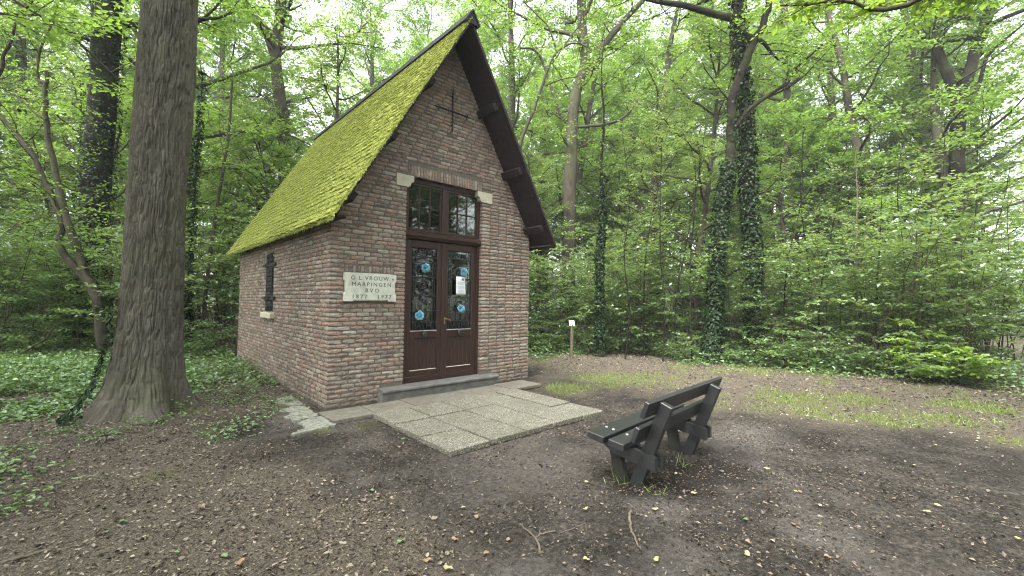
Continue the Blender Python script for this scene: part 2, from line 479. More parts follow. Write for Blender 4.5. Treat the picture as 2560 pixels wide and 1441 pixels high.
# ------------------------------------------------------------------ ground
def clearing_edge(x, y):
    """>0 inside the wood"""
    e1 = x-(9.3+.7*np.sin(y*.9)+.5*np.sin(y*2.3+1))          # thicket on the far side of the path
    e2 = np.minimum(x-5.9, y-2.2)                           # behind the sign
    e3 = y-8.0-.8*np.sin(x*1.1)
    return np.maximum(np.maximum(np.where(y > -6.6, e1, -1), e2), e3)
def zones(x, y):
    n1 = fbm(x, y, 4, .9); n2 = fbm(x+31, y-12, 4, 2.2); n3 = fbm(x-7, y+55, 4, .55)
    litL = sstep(.35, -.45, (x+1.0)+.16*(y+1.5)+1.3*(n1-.5)+.6*(n2-.5))*sstep(-7.5, -3.2, y+.8*(x+1.5))
    litS = sstep(.1, -.1, x)*sstep(-.2, 1.0, y)
    far = sstep(-.6, 1.2, (x-4.2)*.82-(y+1.3)*-.12+2.2*(n1-.5)+.8*(n2-.5))*sstep(-11, -7, y)
    wood = sstep(-.3, .6, clearing_edge(x, y))
    litter = np.clip(np.maximum.reduce([litL, litS, far*(.55+.9*n2), wood*.8]), 0, 1)
    gr = far*sstep(.54, .68, n2*.5+n1*.5)*.8
    for (gx, gy, rr) in ((4.9, -1.0, 1.1), (5.3, -5.1, .55), (6.0, -5.6, .6), (6.6, -4.6, .8), (5.8, -3.9, .7), (7.4, -5.9, .8), (3.6, -1.2, .6)):
        gr = np.maximum(gr, sstep(1.0, .2, np.hypot(x-gx, (y-gy))/rr+.9*(n2-.5)))
    for (gx, gy, rr) in ((-1.83, -1.41, .2), (-1.35, -.2, .18), (.12, -1.0, .22), (-1.3, 1.0, .25), (-.35, -.9, .15)):
        gr = np.maximum(gr, .8*sstep(1.0, .3, np.hypot(x-gx, (y-gy)*.8)/rr+.8*(n2-.5)))
    pale = np.clip(sstep(.5, .68, n3*.6+n2*.4), 0, 1)*.75*(1-litter)
    pale = np.maximum(pale, .55*sstep(1.6, .4, np.hypot(x-1.0, y+3.2))*(n2*.6+.5)*sstep(0, .3, np.hypot(x-1.6, y+4.3)-.75))
    return litter, gr, pale
def ground_h(x, y):
    h = .05*(fbm(x, y, 3, .35)-.5)+.03*(fbm(x+9, y+4, 3, 1.6)-.5)
    fade = sstep(.0, 1.2, np.maximum(np.maximum(-x-.2, x-3.6), np.maximum(-2.8-y, y-6.2)))
    h = h*fade
    h += .045*np.exp(-((x-2.55)**2+(y+4.05)**2)/.09)-.03*np.exp(-((x-1.5)**2/.5+(y+4.2)**2/.06))
    h += .05*np.exp(-((x-.95)**2+(y+4.25)**2)/.04)
    h += .18*sstep(0, 3, clearing_edge(x, y))*fbm(x, y, 2, .4)
    return h
gx = np.sinh(np.linspace(-5.75, 5.75, 430)); gx = gx/gx.max()*160
U_ = gx
X_, Y_ = np.meshgrid(U_+.2, U_-2.9, indexing='ij')
Z_ = ground_h(X_, Y_)+(.022*(fbm(X_, Y_, 3, 9)-.5)+.012*(vnoise(X_*38, Y_*38)-.5))*sstep(9, 3, np.hypot(X_-.2, Y_+2.9))
under = sstep(.03, -.02, np.maximum(np.maximum(-.17-X_, X_-3.5), np.maximum(-2.55-Y_, Y_-5.9)))
Z_ = Z_*(1-under)-.03*under
ng = len(U_)
I_, J_ = np.meshgrid(np.arange(ng-1), np.arange(ng-1), indexing='ij')
q0 = I_*ng+J_
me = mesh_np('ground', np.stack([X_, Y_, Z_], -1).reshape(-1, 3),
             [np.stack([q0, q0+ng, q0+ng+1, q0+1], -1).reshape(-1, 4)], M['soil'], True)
zl, zg, zp = zones(X_.ravel(), Y_.ravel())
ca = me.color_attributes.new('zone', 'FLOAT_COLOR', 'POINT')
ca.data.foreach_set('color', np.stack([zl, zg, zp, np.ones_like(zl)], -1).astype(np.float32).ravel())
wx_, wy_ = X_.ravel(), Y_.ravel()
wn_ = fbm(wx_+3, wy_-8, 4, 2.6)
wet_shade = np.maximum(sstep(1.1, .35, np.hypot((wx_-1.75)/1.15, (wy_+4.3)/.42)+.9*(wn_-.5)), sstep(1.1, .3, np.hypot((wx_-1.05)/.4, (wy_+4.2)/.35)+.8*(wn_-.5)))  # damp soil round the bench, its contact shadow painted in with it
wet_shade = np.maximum(wet_shade, .55*sstep(.53, .7, .6*fbm(wx_-20, wy_+6, 4, .8)+.4*wn_)*(1-zl))
wa = me.attributes.new('wet_shade', 'FLOAT', 'POINT'); wa.data.foreach_set('value', wet_shade.astype(np.float32))
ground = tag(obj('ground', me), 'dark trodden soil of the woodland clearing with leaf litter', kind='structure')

# ------------------------------------------------------------------ paving
paving = tag(bpy.data.objects.new('paving', None), 'paved apron of square slabs before the chapel door', kind='structure')
COL.objects.link(paving)
def slab(x0, x1, y0, y1, z, mat, tx=0.0, ty=0.0, th=.05, rz=0.0):
    c = np.array([(x0+x1)/2, (y0+y1)/2, z])
    R = Matrix.Translation(Vector(c)) @ Matrix.Rotation(rz, 4, 'Z') @ Matrix.Rotation(tx, 4, 'X') @ Matrix.Rotation(ty, 4, 'Y')
    b = MB().box((-(x1-x0)/2, -(y1-y0)/2, -th), ((x1-x0)/2, (y1-y0)/2, 0), .005)
    o = b.build('slab', M[mat], paving)
    o.matrix_local = R
xs = [.29, .815, 1.336, 1.845, 2.365, 2.81]
ys = [-.70, -1.32, -1.93, -2.53]
for r in range(3):
    for k in range(5):
        g = .012
        slab(xs[k]+g+(.03-.012*r), xs[k+1]-g+(.03-.012*r), ys[r+1]+g, ys[r]-g, .035+.007*random.uniform(-1, 1), 'slab',
             random.uniform(-.007, .007), random.uniform(-.007, .007), .06, random.uniform(-.008, .008))
xa = [-.17, .4, .98, 1.57, 2.15, 2.8, 3.5]
for k in range(6):
    slab(xa[k]+.008, xa[k+1]-.008, -.688, -.175 if k not in (1, 2, 3, 4) else -.185, .028+.006*random.uniform(-1, 1), 'concrete_slab',
         random.uniform(-.004, .004), random.uniform(-.004, .004), .05, random.uniform(-.004, .004))
def broken(poly, z, mat):
    P = []
    n = len(poly)
    for i in range(n):
        a, b = np.array(poly[i]), np.array(poly[(i+1) % n])
        k = max(2, int(np.linalg.norm(b-a)/.035))
        for j in range(k):
            p = a+(b-a)*j/k
            P.append(tuple(p+rng.normal(0, .012, 2)))
    MB().prism(P, lambda a, b, t: (a, b, t), z-.05, z).build('slab', M[mat], paving)
broken([(-.70, -.93), (-.19, -.86), (-.19, -.36), (-.34, -.37), (-.5, -.5), (-.48, -.72)], .02, 'lichen_slab')
broken([(-.5, -.36), (-.2, -.33), (-.19, .3), (-.3, .42), (-.52, .3), (-.42, .05), (-.55, -.1)], .018, 'lichen_slab')
broken([(-.3, .46), (-.16, .4), (-.14, 1.15), (-.34, 1.05), (-.42, .7)], .016, 'lichen_slab')

# ------------------------------------------------------------------ chapel
W, D, XC, ZA = 3.82, 5.97, 1.91, 6.05
SL = 1.666                                         # roof pitch (rise per run)
SOF = ZA-.105                                        # soffit height at the ridge line
YF, YB = -.545, 6.43
def zs(x): return SOF-SL*abs(x-XC)
chapel = thing('chapel', 'small red brick chapel with steep moss covered roof', 'chapel', (0, 0, 0))
DX0, DX1, DZ = 1.145, 2.638, 3.44                  # door opening
RY = .075                                          # door recess
front = MB()
fy = lambda a, b, t: (a, t, b)
rec = .011
front.prism([(rec, -.1), (DX0-rec, -.1), (DX0-rec, zs(DX0)), (rec, zs(0)+.02)], fy, rec, .3)
front.prism([(DX1+rec, -.1), (W-rec, -.1), (W-rec, zs(W)+.02), (DX1+rec, zs(DX1))], fy, rec, .3)
front.prism([(DX0-rec, DZ+.02), (DX1+rec, DZ+.02), (DX1+rec, zs(DX1)), (XC, SOF), (DX0-rec, zs(DX0))], fy, rec, .3)
front_wall = front.build('front_wall', M['mortar'], chapel)
WY0, WY1, WZ0, WZ1 = 2.9, 3.42, 1.24, 2.36         # side window slot
sw = MB()
zt = zs(0)+.02
for (a0, a1, b0, b1) in ((.3, WY0+rec, -.1, zt), (WY1-rec, D, -.1, zt), (WY0+rec, WY1-rec, -.1, WZ0+rec), (WY0+rec, WY1-rec, WZ1-rec, zt)):
    sw.box((rec, a0, b0), (.3, a1, b1))
side_wall = sw.build('side_wall', M['mortar'], chapel)
ow = MB().box((W-.3, .3, -.1), (W-rec, D, zt))
ow.build('side_wall', M['mortar'], chapel)
MB().prism([(.3, -.1), (W-.3, -.1), (W-.3, zs(W-.3)), (XC, SOF), (.3, zs(.3))], fy, D-.3, D-rec).build('back_wall', M['mortar'], chapel)
MB().box((.3, .3, -.02), (W-.3, D-.3, .16)).build('floor', M['interior'], chapel)
MB().box((.302, .302, 0.161), (.34, D-.3, zt-.01)).build('inner_plaster', M['interior'], chapel)

# bricks
def brick_geo(L, h, depth=.03, r=None):
    r = r or rng
    nx, nz = 4, 2
    u = np.linspace(0, L, nx+1); w = np.linspace(0, h, nz+1)
    Ug, Wg = np.meshgrid(u, w, indexing='ij')
    Ug = Ug.copy(); Wg = Wg.copy()
    T = r.normal(.001, .0022, Ug.shape)
    edge = np.zeros(Ug.shape, bool); edge[0] = edge[-1] = True; edge[:, 0] = edge[:, -1] = True
    T[edge] -= .0045
    Wg[:, 0] += r.normal(.001, .0022, nx+1); Wg[:, -1] += r.normal(-.001, .0022, nx+1)
    Ug[0] += abs(r.normal(0, .0025, nz+1)); Ug[-1] -= abs(r.normal(0, .0025, nz+1))
    for cc in ((0, 0), (0, -1), (-1, 0), (-1, -1)):
        Ug[cc] += .004 if cc[0] == 0 else -.004
        Wg[cc] += .004 if cc[1] == 0 else -.004
    V = np.stack([Ug, Wg, T], -1).reshape(-1, 3)
    idx = np.arange((nx+1)*(nz+1)).reshape(nx+1, nz+1)
    Q = [(idx[i, j], idx[i+1, j], idx[i+1, j+1], idx[i, j+1]) for i in range(nx) for j in range(nz)]
    ring = [idx[i, 0] for i in range(nx)]+[idx[nx, j] for j in range(nz)]+[idx[i, nz] for i in range(nx, 0, -1)]+[idx[0, j] for j in range(nz, 0, -1)]
    b = V[ring].copy(); b[:, 2] = -depth
    k0 = len(V); n = len(ring)
    Q += [(ring[(i+1) % n], ring[i], k0+i, k0+(i+1) % n) for i in range(n)]
    return np.concatenate([V, b]), np.array(Q)
CH = .0625
def fill(intervals, k, off):
    out = []
    for (a, b, fa, fb) in intervals:
        x = a
        first = True
        while x < b-.02:
            L = .186+random.uniform(-.012, .008)
            if first:
                L = off if off else L
                first = False
            if x+L > b-.05: L = b-x
            out.append((x, min(L, b-x), fa and x == a, fb and x+L >= b-.001))
            x += L+.011
    return out
bricks = []     # (wall, u, z, L, h, depth)
def cut(intervals, a, b, jamb=True):
    res = []
    for (p, q, fa, fb) in intervals:
        if b <= p or a >= q: res.append((p, q, fa, fb)); continue
        if a > p+.02: res.append((p, a, fa, jamb))
        if b < q-.02: res.append((b, q, jamb, fb))
    return res
for k in range(0, 95):
    z = k*CH+.006; h = .051; zm = z+h/2
    half = (SOF+.06-zm)/SL
    x0, x1 = max(0, XC-half), min(W, XC+half)
    if x1-x0 < .1: break
    if zs(0) > zm:
        iv = [(0.0 if k % 2 == 0 else .1, W, True, True)]
    else: iv = [(x0, x1, False, False)]
    if zm < DZ: iv = cut(iv, DX0, DX1)
    if z+h > 3.26 and z < 3.45:
        iv = cut(iv, .958, 1.15, False); iv = cut(iv, 2.635, 2.87, False)
    if z+h > 3.44 and z < 3.635: iv = cut(iv, 1.15, 2.632, False)
    if z+h > 1.47 and z < 1.985: iv = cut(iv, .2, .955, False)
    if z < .2: iv = cut(iv, .76, 2.9, False)
    for (u, L, fa, fb) in fill(iv, k, .186 if k % 2 == 0 else .17+.03*random.random()):
        if L < .025: continue
        bricks.append(('F', u, z+random.uniform(-.0025, .0025), L, h+random.uniform(-.004, .003), .1 if (fa or fb) else .03))
    # left side wall
    if zm < zs(0)+.03:
        iv = [(0.101 if k % 2 == 0 else 0.0, D, True, False)]
        if zm > WZ0-.01 and zm < WZ1: iv = cut(iv, WY0, WY1)
        hdr = k % 2
        for (a, b, fa, fb) in iv:
            x = a; first = True
            while x < b-.02:
                L = (.088 if random.random() < .35 else .183)+random.uniform(-.008, .006)
                if first and k % 2 == 1 and a == 0: L = .186
                first = False
                if x+L > b-.04: L = b-x
                bricks.append(('S', x, z+random.uniform(-.0025, .0025), L, h+random.uniform(-.004, .003), .1 if ((fa and x == a) or (fb and x+L >= b-.001)) else .03))
                x += L+.011
# soldier course over the door and over the plaque
x = 1.155
while x < 2.6:
    bricks.append(('FV', x, 3.447, .176, .044, .1)); x += .0547
x = .21
while x < .93:
    bricks.append(('FV', x, 1.889, .092, .046, .03)); x += .0575
def brick_world(b):
    w, u, z, L, h, dp = b
    r = rng
    V, Q = brick_geo(L, h, dp)
    if w == 'F': return np.stack([V[:, 0]+u, -V[:, 2], V[:, 1]+z], -1), Q
    if w == 'S': return np.stack([-V[:, 2], V[:, 0]+u, V[:, 1]+z], -1), Q[:, ::-1]
    return np.stack([u+V[:, 1], -V[:, 2], z+V[:, 0]], -1), Q[:, ::-1]
def seen(b):
    w, u, z, L, h, dp = b
    if w == 'FV': return 9
    p = np.array([u+L/2, 0, z]) if w == 'F' else np.array([0, u+L/2, z])
    n = np.array([0, -1, 0]) if w == 'F' else np.array([-1, 0, 0])
    v = CAM-p; d_ = np.linalg.norm(v)
    return L*h*abs(v@n)/d_**3*(0 if (w == 'S' and L < .12) else 1)
bricks.sort(key=seen, reverse=True)
# 300 bricks that show largest are pieces of their own; the rest of the courses are joined
proto = []
for k in range(12):
    V, Q = brick_geo(.186, .051, .03)
    proto.append(mesh_np('brick', np.stack([V[:, 0], -V[:, 2], V[:, 1]], -1), [Q], M['brick'], False))
protod = []
for k in range(6):
    V, Q = brick_geo(.186, .051, .1)
    protod.append(mesh_np('brick', np.stack([V[:, 0], -V[:, 2], V[:, 1]], -1), [Q], M['brick'], False))
for b in bricks[:300]:
    w, u, z, L, h, dp = b
    o = obj('brick', random.choice(proto if dp < .05 else protod), front_wall if w != 'S' else side_wall)
    if w == 'F':
        o.location = (u, 0, z); o.scale = (L/.186, 1, h/.051)
    elif w == 'S':
        o.location = (0, u+L, z); o.rotation_euler = (0, 0, -math.pi/2); o.scale = (L/.186, 1, h/.051)
    else:
        o.location = (u+h, 0, z); o.rotation_euler = (0, -math.pi/2, 0); o.scale = (L/.186, 1, h/.051)
rest = MB()
for b in bricks[300:]:
    rest.add(*brick_world(b))
# hidden walls: plain bricks
for k in range(43):
    z = k*CH+.006
    x = .0 if k % 2 else -.09
    while x < D-.02:
        a, b2 = max(x, .0), min(x+.186, D-.012)
        rest.box((W-.02, a, z), (W, b2, z+.051)); x += .197
for k in range(92):
    z = k*CH+.006; half = (SOF-z)/SL
    x0, x1 = max(.012, XC-half), min(W-.012, XC+half)
    x = x0-(.09 if k % 2 else 0)
    while x < x1-.02:
        a, b2 = max(x, x0), min(x+.186, x1)
        if b2-a > .02: rest.box((a, D-.02, z), (b2, D, z+.051))
        x += .197
tag(rest.build('brickwork', M['brick'], chapel), kind='stuff')
del rest

# corbel stones
def corbel(x_in, x_out, s):
    # rounded notch towards the opening
    P = [(x_out, 3.262), (x_in-s*.085, 3.262)]
    for a in np.linspace(0, math.pi/2, 5): P.append((x_in-s*(.085-.03*math.sin(a)), 3.262+.035*(1-math.cos(a))+.01))
    P += [(x_in-s*.045, 3.34)]
    for a in np.linspace(0, math.pi/2, 5): P.append((x_in-s*(.045-.045*math.sin(a)), 3.34+.035*(1-math.cos(a))))
    P += [(x_in, 3.447), (x_out, 3.447)]
    if s < 0: P = P[::-1]
    MB().prism(P, fy, .12, -.006).build('corbel_stone', M['limestone'], chapel)
corbel(1.262, .962, 1)
corbel(2.53, 2.862, -1)

# roof -------------------------------------------------------------
ux, uz = -1/math.hypot(1, SL), -SL/math.hypot(1, SL)     # down the slope (for the -x side)
nx_, nz_ = -SL/math.hypot(1, SL), 1/math.hypot(1, SL)
SLEN = (XC+.175)*math.hypot(1, SL)
deck = MB()
ez = SOF-SL*(XC+.12)
for s in (1, -1):
    def fx(a, b, t, s=s): return (XC+s*(a-XC), t, b)
    P = [(XC, SOF), (XC, ZA-.025), (-.14, ZA-.025-SL*(XC+.14)), (-.12, ez)]
    deck.prism(P if s > 0 else P[::-1], fx, YF, YB)
roof = deck.build('roof', M['roof_wood'], chapel)
# eave boards closing the overhang
for s in (1, -1):
    b = MB(); xw = -.13 if s > 0 else W+.13
    b.box((min(xw, 0 if s > 0 else W), YF+.01, ez-.022), (max(xw, 0 if s > 0 else W), YB-.01, ez+.01), .004)
    b.build('eave_board', M['roof_wood'], roof)
for s in (1, -1):
    b = MB()
    def fx2(a, b_, t, s=s): return (XC+s*(a-XC), t, b_)
    P = [(XC, ZA-.115), (XC, ZA-.03), (-.145, ZA-.03-SL*(XC+.145)), (-.128, ez-.008)]
    b.prism(P if s > 0 else P[::-1], fx2, YF-.028, YF-.002)
    b.build('verge_board', M['roof_wood'], roof)
shin = MB(); shr = MB()
EXPO = .118
ncs = int(SLEN/EXPO)+1
for s in (1, -1):
    mb = shin if s > 0 else shr
    for i in range(ncs):
        sb = min((i+1)*EXPO, SLEN+.03)
        y = YF-.05+random.uniform(-.1, 0)
        while y < YB+.03:
            w_ = random.uniform(.09, .17)
            y0, y1 = max(y, YF-.045+random.uniform(-.012, .012)), min(y+w_, YB+.03)
            if y1-y0 > .02:
                dn = random.uniform(-.02, .022); lift = random.uniform(.026, .046)
                P8 = []
                for (ss, hh) in ((sb-.16, .002), (sb+dn, .004), (sb+dn+random.uniform(-.01, .01), lift), (sb-.16, .02)):
                    for yy in (y0, y1):
                        a = ss; x_ = XC-.0+ux*a+nx_*(hh); z_ = ZA-.025+uz*a+nz_*(hh)
                        P8.append((XC+s*(x_-XC), max(yy, YF+.004) if s < 0 else yy, z_))
                Q = [(0, 1, 3, 2), (2, 3, 5, 4), (4, 5, 7, 6), (6, 7, 1, 0), (0, 2, 4, 6), (1, 7, 5, 3)]
                mb.add(P8, [q if s < 0 else q[::-1] for q in Q])
            y += w_+.004
tag(shin.build('shingles', M['shingle'], roof), kind='stuff')
plain('bare_shingle', (.03, .032, .026), (.06, .065, .04), 9, .9, .2, .5)
tag(shr.build('shingles', M['bare_shingle'], roof), kind='stuff')
# moss tufts on the weather side
n = 130000
ss = rng.random(n)*SLEN; yy = YF-.03+rng.random(n)*(YB-YF+.05)
frac = (ss/EXPO) % 1
hh = .016+.026*frac
keep = fbm(ss*1.0, yy, 3, 2.2)+.25*rng.random(n) > .36
ss, yy, hh = ss[keep], yy[keep], hh[keep]; n = len(ss)
P = np.stack([XC+ux*ss+nx_*hh, yy, ZA-.03+uz*ss+nz_*hh], -1)
Dm = np.array([nx_, 0, nz_])*.7+np.array([ux, 0, uz])*.75+rng.normal(0, .55, (n, 3))
Nm = rng.normal(0, 1, (n, 3))
L_ = rng.uniform(.01, .026, n)
V1, F1 = leaf_geo(P, Dm, Nm, L_, L_*.75, .3)
# fringe along the eave and the front verge
n2 = 5200
yy = YF-.04+rng.random(n2)*(YB-YF+.06)
P2 = np.stack([np.full(n2, XC+ux*SLEN)+rng.normal(0, .012, n2), yy, np.full(n2, ZA-.03+uz*SLEN)+rng.normal(0, .012, n2)], -1)
D2 = np.array([-.35, 0, -1])+rng.normal(0, .3, (n2, 3))
L2 = rng.uniform(.02, .07, n2)
V2, F2 = leaf_geo(P2, D2, rng.normal(0, 1, (n2, 3)), L2, .012)
n3 = 4200
ss = rng.random(n3)*SLEN
P3 = np.stack([XC+ux*ss+nx_*.01, np.full(n3, YF-.045)+rng.normal(0, .008, n3), ZA-.03+uz*ss+nz_*.01], -1)
D3 = np.array([ux*.6, -.5, uz*.6-.2])+rng.normal(0, .4, (n3, 3))
V3, F3 = leaf_geo(P3, D3, rng.normal(0, 1, (n3, 3)), rng.uniform(.015, .045, n3), .014)
mb = MB().add(V1, F1).add(V2, F2).add(V3, F3)
tag(mb.build('moss', M['moss'], roof), kind='stuff')
# ridge cap
b = MB()
P = [(XC-.13, ZA-.155), (XC, ZA+.055), (XC+.13, ZA-.155), (XC+.15, ZA-.135), (XC+.012, ZA+.085), (XC-.012, ZA+.085), (XC-.15, ZA-.135)]
b.prism(P[::-1], fy, YB+.05, YF-.075)
b.prism([(XC-.12, ZA-.15), (XC+.12, ZA-.15), (XC, ZA+.06)], fy, YF-.062, YF-.03)
b.build('ridge_cap', M['lead'], roof)
# purlin ends under the overhang
for s in (1, -1):
    for (xx) in (1.25, .66, .08):
        zz = zs(xx)-.01
        b = MB()
        Mx = Matrix.Translation((XC+s*(xx-XC), 0, zz)) @ Matrix.Rotation(-s*math.atan(SL), 4, 'Y')
        b.box((-.065, YF+.09, -.085), (.065, .05, .0), .005, Mx)
        b.build('purlin', M['roof_wood'], chapel)

# wrought iron cross ------------------------------------------------
b = MB()
cx_, cz_ = 1.94, 4.67
yv = -.045
def bar(p, q, r=.011, k=6): b.tube([p, q], r, k)
bar((cx_, yv, 4.33), (cx_, yv, 5.05)); bar((1.61, yv, cz_), (2.275, yv, cz_))
def twist(p, q, n=26):
    p = np.array(p); q = np.array(q); ax = (q-p)/np.linalg.norm(q-p); a = np.array([0, 1, 0]); c2 = np.cross(ax, a)
    t = np.linspace(0, 1, n*3)
    for ph in (0, math.pi):
        b.tube(p+(q-p)*t[:, None]+.014*(np.cos(t*n*1.3+ph)[:, None]*a+np.sin(t*n*1.3+ph)[:, None]*c2), .006, 4)
twist((cx_, yv, 4.36), (cx_, yv, 5.0)); twist((1.65, yv, cz_), (2.24, yv, cz_))
for (ex, ez_, dx, dz) in ((cx_, 5.05, 0, 1), (1.61, cz_, -1, 0), (2.275, cz_, 1, 0)):
    for sd in (-1, 1):
        t = np.linspace(0, 1, 9)
        pts = np.stack([ex-dx*.07+dx*t*.06+sd*dz*np.sin(t*math.pi)*.045, np.full(9, yv), ez_-dz*.07+dz*t*.06+sd*dx*np.sin(t*math.pi)*.045], -1)
        b.tube(pts, .006, 4)
    b.tube([(ex, yv, ez_), (ex+dx*.035, yv, ez_+dz*.035)], [.012, .002], 5)
t = np.linspace(0, 1, 10)
b.tube(np.stack([cx_-.05*np.sin(t*3), np.full(10, yv), 4.33-.03*np.sin(t*math.pi)+t*.02], -1), .007, 4)
bar((cx_, yv, 4.45), (cx_, .02, 4.45), .007); bar((cx_, yv, 4.95), (cx_, .02, 4.95), .007)
b.build('iron_cross', M['iron'], chapel)

# plaque ------------------------------------------------------------
def text_mesh(name, body, size, mat, parent, loc, rot, extrude=.001, spacing=1.0, align='CENTER', bold=0.0):
    cu = bpy.data.curves.new(name, 'FONT'); cu.body = body; cu.size = size; cu.extrude = extrude
    cu.align_x = align; cu.space_character = spacing; cu.offset = bold; cu.resolution_u = 3
    to = bpy.data.objects.new(name, cu); COL.objects.link(to)
    dg = bpy.context.evaluated_depsgraph_get()
    me = bpy.data.meshes.new_from_object(to.evaluated_get(dg))
    bpy.data.objects.remove(to)
    me.materials.clear(); me.materials.append(mat)
    o = obj(name, me, parent); o.location = loc; o.rotation_euler = rot
    return o
def arc(cx, cz, r, a0, a1, n=5): return [(cx+r*math.cos(a), cz+r*math.sin(a)) for a in np.linspace(a0, a1, n)]
px0, px1, pz0, pz1 = .19, .965, 1.472, 1.878
b = MB()
P = [(px0, pz0), (px0+.115, pz0), (px0+.135, pz0+.022), (px1-.135, pz0+.022), (px1-.115, pz0), (px1, pz0), (px1, pz0+.1), (px1-.018, pz0+.13),
     (px1-.018, pz1-.13), (px1, pz1-.1), (px1, pz1-.012), (px1-.1, pz1), (px0+.115, pz1), (px0, pz1), (px0, pz1-.1), (px0+.018, pz1-.13), (px0+.018, pz0+.13), (px0, pz0+.1)]
b.prism(P, fy, .012, -.055)
b.prism([(px0+.14, pz0+.004), (px1-.14, pz0+.004), (px1-.145, pz0+.02), (px0+.145, pz0+.02)], fy, .01, -.03)
plaque = b.build('plaque', M['marble'], chapel)
plaque['label'] = 'pale marble plaque with four lines of incised lettering'
for (tx, zz, sz, spc, xx) in (('O L VROUW v', 1.778, .084, 1.3, .6), ('MARPINGEN', 1.69, .082, 1.42, .585), ('BVO', 1.602, .082, 1.6, .59), ('1877   1977', 1.512, .082, 1.5, .59)):
    text_mesh('lettering', tx, sz, M['letter'], plaque, (xx, -.0565, zz), (math.pi/2, 0, 0), .0012, spc)

# door frame, transom, doors ---------------------------------------
WD = M['door_wood']
b = MB()
b.box((DX0-.005, RY, .17), (DX0+.052, RY+.09, DZ-.0), .005)
b.box((DX1-.045, RY, .17), (DX1+.005, RY+.09, DZ-.0), .005)
b.box((DX0+.052, RY, DZ-.065), (DX1-.045, RY+.09, DZ), .005)
b.build('door_frame', WD, chapel)
ZT0, ZT1 = 2.5, 2.6                       # transom rail
b = MB()
prof = [(.0, ZT0-.035), (-.03, ZT0-.025), (-.05, ZT0+.01), (-.065, ZT0+.02), (-.065, ZT0+.05), (-.03, ZT0+.085), (0, ZT0+.1), (.08, ZT0+.1), (.08, ZT0-.035)]
b.prism([(p[0]+RY, p[1]) for p in prof][::-1], lambda a, c_, t: (t, a, c_), DX0+.004, DX1-.004)
b.build('transom_rail', WD, chapel)
tw = MB()
TX0, TX1, TZ0, TZ1 = DX0+.055, DX1-.048, ZT1+.003, DZ-.068
xm0, xm1 = 1.845, 1.955
tw.box((xm0, RY-.012, TZ0), (xm1, RY+.07, TZ1), .008)
for (a0, a1) in ((TX0, xm0), (xm1, TX1)):
    tw.box((a0+.001, RY+.012, TZ0+.0005), (a0+.03, RY+.06, TZ1-.0005), .004)
    tw.box((a1-.03, RY+.012, TZ0+.0005), (a1-.001, RY+.06, TZ1-.0005), .004)
    tw.box((a0+.03, RY+.012, TZ0+.0005), (a1-.03, RY+.06, TZ0+.045), .004)
    tw.box((a0+.03, RY+.012, TZ1-.035), (a1-.03, RY+.06, TZ1-.0005), .004)
transom = tw.build('transom_window', WD, chapel)
for (a0, a1) in ((TX0+.03, xm0-.03), (xm1+.03, TX1-.03)):
    w3 = (a1-a0)/3; z2 = TZ0+.045+(TZ1-.035-TZ0-.045)*.5
    bars = MB()
    for k in (1, 2): bars.box((a0+k*w3-.009, RY+.014, TZ0+.046), (a0+k*w3+.009, RY+.05, TZ1-.036), .003)
    for k in range(3): bars.box((a0+k*w3+.0095, RY+.016, z2-.009), (a0+(k+1)*w3-.0095, RY+.05, z2+.009), .003)
    bars.build('glazing_bars', WD, transom)
    for k in range(3):
        for (c0, c1) in ((TZ0+.046, z2-.01), (z2+.01, TZ1-.036)):
            p = MB().box((a0+k*w3+.0096, RY+.034, c0), (a0+(k+1)*w3-.0096, RY+.038, c1)).build('pane', M['glass'], transom)
            p.location = (0, random.uniform(-.002, .002), 0)
XM = 1.885
